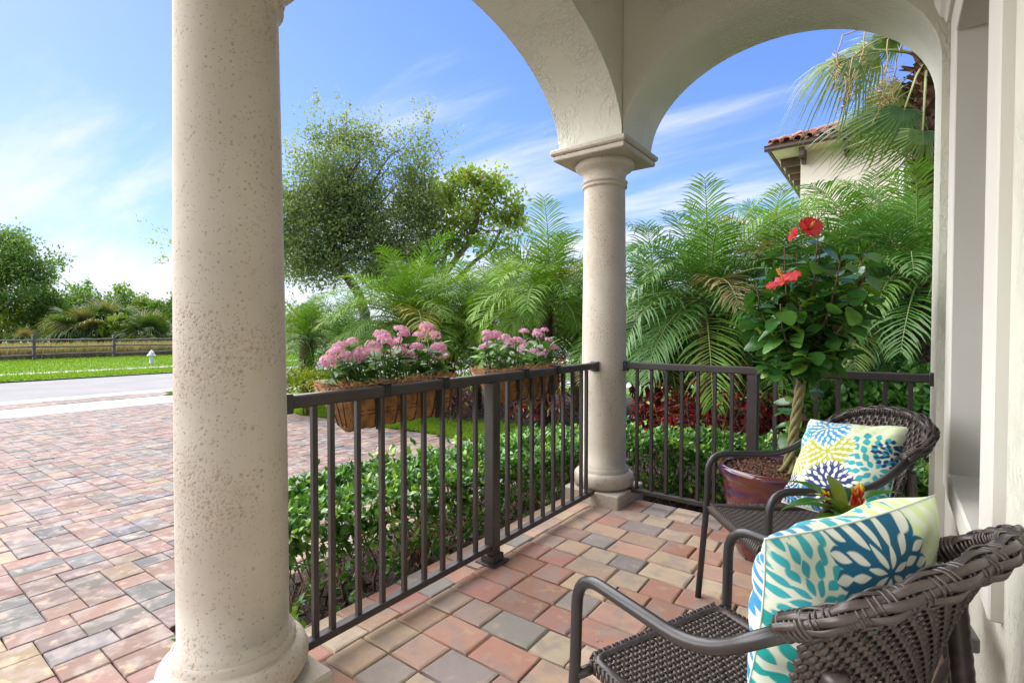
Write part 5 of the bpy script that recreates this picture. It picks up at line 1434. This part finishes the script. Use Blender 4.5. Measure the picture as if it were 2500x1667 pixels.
def fan_clump(x, y, d, n, size, hz_, label, group, tall=True, name='cabbage_palm', spread=1.0):
    p = at(x, y, d); base = Vector((p.x, p.y, gz(p.x))); e = empty(name, base, label=label, cat='palm', group=group)
    mb = MB(); mb.tube([(0, 0, 0), (0, 0, hz_)], [.2, .17], 8); mb.build('trunk', M['boots'], e)
    for i in range(n):
        f = i/n; o = obj('fan_leaf', FANS[min(3, int(f*4))], None, e, loc=(random.uniform(-.1, .1), random.uniform(-.1, .1), hz_), scale=size*random.uniform(.85, 1.15))
        o.rotation_euler = Euler((math.radians(80-92*f**.9+random.uniform(-8, 8)), random.gauss(0, .25), i*2.4), 'XYZ')
    for i in range(5):
        o = obj('dry_leaf', FANDRY, None, e, loc=(0, 0, hz_-.1), scale=size*.7); o.rotation_euler = Euler((math.radians(-35), 0, i*1.26))
    return e
fan_clump(205, 765, 40.5, 34, 1.55, 1.4, 'large cabbage palm beyond the fence, left of the hydrant', 'cabbage palms beyond the fence')
fan_clump(245, 740, 42, 30, 1.5, 1.7, 'cabbage palm with upright fans behind the larger one', 'cabbage palms beyond the fence')
fan_clump(340, 785, 40, 28, 1.25, 1.0, 'low cabbage palm directly beyond the hydrant', 'cabbage palms beyond the fence')
fan_clump(60, 790, 39.5, 14, .9, .5, 'small palmetto at the left edge behind the fence', 'cabbage palms beyond the fence')
# tall fan palm right of the arch
D = 5.9
fb = at(2126, 480, D); fpb = Vector((fb.x, fb.y, gz(fb.x))); ft = at(2130, 150, D)-fpb
fp = empty('fan_palm', fpb, label='tall fan palm with shaggy brown trunk and drooping leaves at upper right', cat='palm')
mb = MB(); H_ = ft.z
mb.tube([Vector((ft.x*t_, ft.y*t_, H_*t_)) for t_ in [i/10 for i in range(11)]], [.13]*11, 10)
for i in range(330):
    t_ = .35+.65*i/330; a = i*2.399; c = Vector((ft.x*t_, ft.y*t_, H_*t_)); o_ = Vector((math.cos(a), math.sin(a), 0)); s_ = Vector((-math.sin(a), math.cos(a), 0))
    b1_, tip = c+o_*.10, c+o_*random.uniform(.19, .27)+Vector((0, 0, random.uniform(.04, .13)))+s_*random.uniform(-.05, .05)
    w_ = random.uniform(.03, .05); mb.add([b1_-s_*w_, b1_+s_*w_, tip+s_*w_*.5, tip-s_*w_*.5, b1_-s_*w_-o_*.02+Vector((0, 0, .03)), b1_+s_*w_-o_*.02+Vector((0, 0, .03))], [(0, 1, 2, 3), (4, 3, 2, 5)])
mb.build('trunk', simple('fan_palm_boots', (.19, .095, .050), .95, .6, 14, 60, .01, .8, c2=(.05, .028, .018)), fp)
FANB = []
for s_i, (dr, fo) in enumerate(((.5, .3), (1.0, .5), (1.5, .8))):
    me = fan_leaf(30+s_i, droop=dr, fold=fo, nseg=40, spread=3.4, wid=.036, petiole=.02); me.materials.append(M['fan']); FANB.append(me)
def fan_dir(px, py, dd, ax, size, variant, tilt=.35):
    """leaf blade whose hub stands at the picture point, pointing along ax (right, up, away)"""
    hubw = at(px, py, D+dd)-fpb; y_ = (RT*ax[0]+Vector((0, 0, 1))*ax[1]+FW*ax[2]).normalized()
    z_ = (-FW+Vector((0, 0, tilt))); z_ = (z_-y_*z_.dot(y_)).normalized(); x_ = y_.cross(z_)
    o = obj('fan_leaf', FANB[variant], None, fp); o.matrix_local = Matrix.Translation(hubw) @ Matrix((x_, y_, z_)).transposed().to_4x4() @ Matrix.Scale(size, 4)
    root = ft+Vector((0, 0, .05)); mid = root.lerp(hubw, .5)+Vector((0, 0, .10*(hubw-root).length))
    pm = MB(); pm.tube([root, root.lerp(mid, .5)+Vector((0, 0, .03)), mid, hubw+y_*.03], [.019, .017, .014, .010], 5, flat=.6); pm.build('petiole', M['fan_stalk'], fp)
M['fan_stalk'] = simple('fan_palm_stalk', (.26, .28, .09), .6, .3)
for a in ((1955, 132, -.1, (-.92, -.40, -.1), .66, 2, .9), (2010, 112, .2, (-.85, -.25, .2), .55, 2), (2015, 268, .2, (-.70, -.72, 0), .56, 2), (2078, 248, -.3, (-.30, -.95, -.1), .58, 1, .5), (2092, 205, .1, (-.5, -.8, .2), .6, 1),
          (2120, 300, -.4, (-.1, -1, 0), .55, 2), (2170, 120, -.4, (.6, .3, -.2), .75, 0), (2230, 240, .2, (.8, -.5, 0), .8, 1), (2190, 40, .5, (.4, .9, .2), .8, 0), (2090, 30, .4, (-.3, .9, .1), .6, 0), (2050, 85, .9, (-.2, -.9, .3), .45, 2)):
    fan_dir(*a)
for i, (x_, y_, dd) in enumerate(((1935, 85, -.2), (1985, 75, .1), (2040, 90, -.3), (1960, 130, -.4), (2060, 120, 0))):
    a = ft+Vector((0, 0, .1)); b_ = at(x_, y_, D+dd)-fpb; c = at(x_-18, y_+120+20*(i % 3), D+dd)-fpb
    mb = MB(); pts = [a.lerp(b_, k_/6)+Vector((0, 0, .22*math.sin(PI*k_/6))) for k_ in range(6)]+[b_.lerp(c, k_/7)+Vector(RNG.normal(0, .012, 3)) for k_ in range(8)]
    mb.tube(pts, [.012]*4+[.007]*6+[.0045]*4, 5)
    for k_ in range(40):
        q = b_.lerp(c, .35+.65*random.random()); mb.tube([q, q+Vector(RNG.normal(0, .07, 3))], [.0028, .0045], 4)
    mb.build('flower_stalk', M['fan_flower'] if 'fan_flower' in M else M.setdefault('fan_flower', simple('dry_flower_stalk', (.36, .25, .10), .8, .4)), fp)

# ------------------------------------------------------------------ split rail fence and hydrant
fe = empty('split_rail_fence', (-35, 0, gz(-35)), label='weathered split rail fence across the road', cat='fence')
fy = [3.27+3.45*i for i in range(-5, 9)]; fx = -34.8; f0 = Vector(fe.location)
for i, y_ in enumerate(fy):
    mb = MB(); tw = Matrix.Translation((fx-f0.x, y_-f0.y, 0)) @ Matrix.Rotation(random.uniform(-.1, .1), 4, 'Z') @ Matrix.Rotation(random.uniform(-.015, .015), 4, 'X')
    mb.bbox(-.075, .075, -.065, .065, -.1, 1.38+random.uniform(-.04, .04), .015, tw); mb.build('post', M['wood'], fe)
    if i+1 < len(fy):
        for z_ in (.33, .72, 1.10):
            n = 8; a = Vector((fx-f0.x, y_-f0.y, z_+random.uniform(-.04, .04))); b_ = Vector((fx-f0.x, fy[i+1]-f0.y, z_+random.uniform(-.04, .04)))
            mb = MB(); mb.tube(wobble(a, b_, n, .012), [.05*random.uniform(.8, 1.15) for _ in range(n+1)], 5, smooth=False); mb.build('rail', M['wood'], fe)
hp_ = (-26.5, 5.92, gz(-26.5)+.03)
hy = empty('fire_hydrant', hp_, math.radians(-60), label='white fire hydrant on the grass across the road', cat='hydrant')
mb = MB(); mb.lathe([(.0, 0), (.15, 0), (.15, .03), (.10, .035), (.095, .06), (.095, .36), (.125, .37), (.125, .42), (.10, .43)], 20); mb.build('barrel', M['white'], hy)
mb = MB(); mb.lathe([(.11, .43), (.115, .47), (.11, .52), (.085, .575), (.05, .605), (.045, .61), (.045, .63), (.028, .632), (.028, .665), (0, .668)], 20); mb.build('bonnet', M['white'], hy)
for ax, r_, l_ in (((1, 0, 0), .05, .19), ((-1, 0, 0), .05, .19), ((0, -1, 0), .068, .19)):
    a = Vector(ax); mb = MB(); mb.tube([a*.06+Vector((0, 0, .40)), a*(l_-.05)+Vector((0, 0, .40))], r_*.75, 12); mb.tube([a*(l_-.05)+Vector((0, 0, .40)), a*l_+Vector((0, 0, .40))], r_, 8); mb.tube([a*l_+Vector((0, 0, .40)), a*(l_+.03)+Vector((0, 0, .40))], r_*.35, 5); mb.build('nozzle', M['white'], hy)

# ------------------------------------------------------------------ neighbour house
nb = empty('tile_roof_house', (0, 12, gz(0)), label='cream two storey house with terracotta tile roof and brown gutters', cat='house')
nb.location = (0, 0, 0)
tm_ = MB(); n = 7; V = []
for yy_, rr in ((0, .105), (.42, .085)):
    for i in range(n+1):
        a = PI*i/n; V.append((math.cos(a)*rr, yy_, math.sin(a)*rr*.9))
for yy_, rr in ((0, .088), (.42, .07)):
    for i in range(n+1):
        a = PI*i/n; V.append((math.cos(a)*rr, yy_, math.sin(a)*rr*.9))
m_ = n+1; F = [(i, i+1, m_+i+1, m_+i) for i in range(n)]+[(2*m_+i+1, 2*m_+i, 3*m_+i, 3*m_+i+1) for i in range(n)]+[(i+1, i, 2*m_+i, 2*m_+i+1) for i in range(n)]
tm_.add(V, F, False); TILE = tm_.mesh('roof_tile'); TILE.materials.append(M['terracotta'])
def hip_roof(x0, x1, y0, y1, ze, slope, rows, parent, left_rows=3):
    """tiled hip roof: eave rectangle at height ze"""
    rf = MB(); hx, hy_ = (x1-x0)/2, (y1-y0)/2; h = min(hx, hy_); top = ze+h*slope
    V = [(x0, y0, ze), (x1, y0, ze), (x1, y1, ze), (x0, y1, ze), (x0+h, y0+h, top), (x1-h, y0+h, top), (x1-h, y1-h, top), (x0+h, y1-h, top)]
    rf.add(V, [(0, 1, 5, 4), (1, 2, 6, 5), (2, 3, 7, 6), (3, 0, 4, 7), (4, 5, 6, 7), (3, 2, 1, 0)]); rf = rf.build('roof', M['terracotta'], parent)
    ang = math.atan(slope); p = .245
    for r in range(rows):
        dy = r*.36*math.cos(ang)-.05
        k_ = 0
        while True:
            x_ = x0+.14+p*k_; k_ += 1
            if x_ > x1-max(0, dy): break
            if x_ < x0+max(0, dy)+.05: continue
            obj('roof_tile', TILE, None, rf, loc=(x_, y0+dy, ze+max(0, dy)*slope+.035+random.uniform(-.006, .006)), rot=(ang-.03, 0, random.uniform(-.03, .03)))
    for r in range(left_rows):
        dx = r*.36*math.cos(ang)-.05; k_ = 0
        while k_ < 14:
            y_ = y0+.14+p*k_; k_ += 1
            if y_ < y0+max(0, dx)+.05 or y_ > y1-max(0, dx): continue
            o = obj('roof_tile', TILE, None, rf, loc=(x0+dx, y_, ze+max(0, dx)*slope+.035)); o.rotation_euler = Euler((ang-.03, 0, -PI/2))
    for i in range(14):                       # hip ridge
        q = Vector((x0, y0, ze+.07)).lerp(Vector((x0+h, y0+h, top+.07)), i*.38/ (h*1.5))
        if i*.38 > h*1.5: break
        o = obj('roof_tile', TILE, None, rf, loc=q); o.rotation_euler = Euler((math.atan(slope/1.414), 0, -PI/4))
    return rf
def gutter(x0, x1, y0, y1, ze, parent):
    pr = [(0, -.13), (-.07, -.13), (-.10, -.09), (-.10, -.03), (-.13, 0), (0, 0)]
    def run(a, b_, outv):
        mb = MB(); V = [Vector(a)+Vector(outv)*(-p_[0])+Vector((0, 0, p_[1])) for p_ in pr]+[Vector(b_)+Vector(outv)*(-p_[0])+Vector((0, 0, p_[1])) for p_ in pr]; n_ = len(pr)
        mb.add(V, [tuple(range(n_)), tuple(range(2*n_-1, n_-1, -1))]+[(i, (i+1) % n_, n_+(i+1) % n_, n_+i) for i in range(n_)]); mb.build('gutter', M['gutter'], parent)
    run((x0-.13, y0, ze), (x1, y0, ze), (0, -1, 0)); run((x0, y0-.0, ze), (x0, y1, ze), (-1, 0, 0))
c0 = at(1757, 338, 13.4); EX, EY, EZ = c0.x+.13, c0.y, c0.z
def block(x0, x1, y0, y1, ze, ov, parent, corb=True, z0=-.3):
    mb = MB(); mb.box(x0+ov, x1-ov, y0+ov, y1-ov, z0, ze-.14); mb.build('wall', M['house_cream'], parent)
    mb = MB(); mb.box(x0+.02, x1-.02, y0+.02, y1-.02, ze-.14, ze-.02); mb.build('soffit', M['gutter'] if not corb else M['soffit'], parent)
    if corb:
        for i in range(9):
            x_ = x0+ov+.08+i*.95
            if x_ > x1-ov: break
            mb = MB(); mb.bbox(x_-.06, x_+.06, y0+.10, y0+ov, ze-.36, ze-.142, .01); mb.bbox(x_-.05, x_+.05, y0+ov-.20, y0+ov, ze-.46, ze-.362, .01); mb.build('corbel', M['gutter'], parent)
        for i in range(5):
            y_ = y0+ov+.30+i*.75
            mb = MB(); mb.bbox(x0+.10, x0+ov, y_-.06, y_+.06, ze-.36, ze-.142, .01); mb.build('corbel', M['gutter'], parent)
M['soffit'] = simple('pale_soffit', (.60, .54, .42), .8, .15)
block(EX, EX+9, EY, EY+9, EZ, .62, nb); gutter(EX, EX+9, EY, EY+9, EZ-.02, nb); hip_roof(EX, EX+9, EY, EY+9, EZ, .42, 8, nb)
u0 = at(1988, 228, 17.0)
block(u0.x+.1, u0.x+7, u0.y, u0.y+6, u0.z, .5, nb, False); gutter(u0.x+.1, u0.x+7, u0.y, u0.y+6, u0.z-.02, nb); hip_roof(u0.x+.1, u0.x+7, u0.y, u0.y+6, u0.z, .42, 6, nb)
l0 = at(1935, 500, 11.6)
block(l0.x, l0.x+5, l0.y, l0.y+3.5, l0.z, .3, nb, False); hip_roof(l0.x, l0.x+5, l0.y, l0.y+3.0, l0.z, .36, 5, nb)
dsp = at(2070, 380, 13.95); mb = MB(); mb.bbox(dsp.x-.05, dsp.x+.05, EY+.50, EY+.61, -.3, EZ-.2, .01); mb.build('downspout', M['white'], nb)
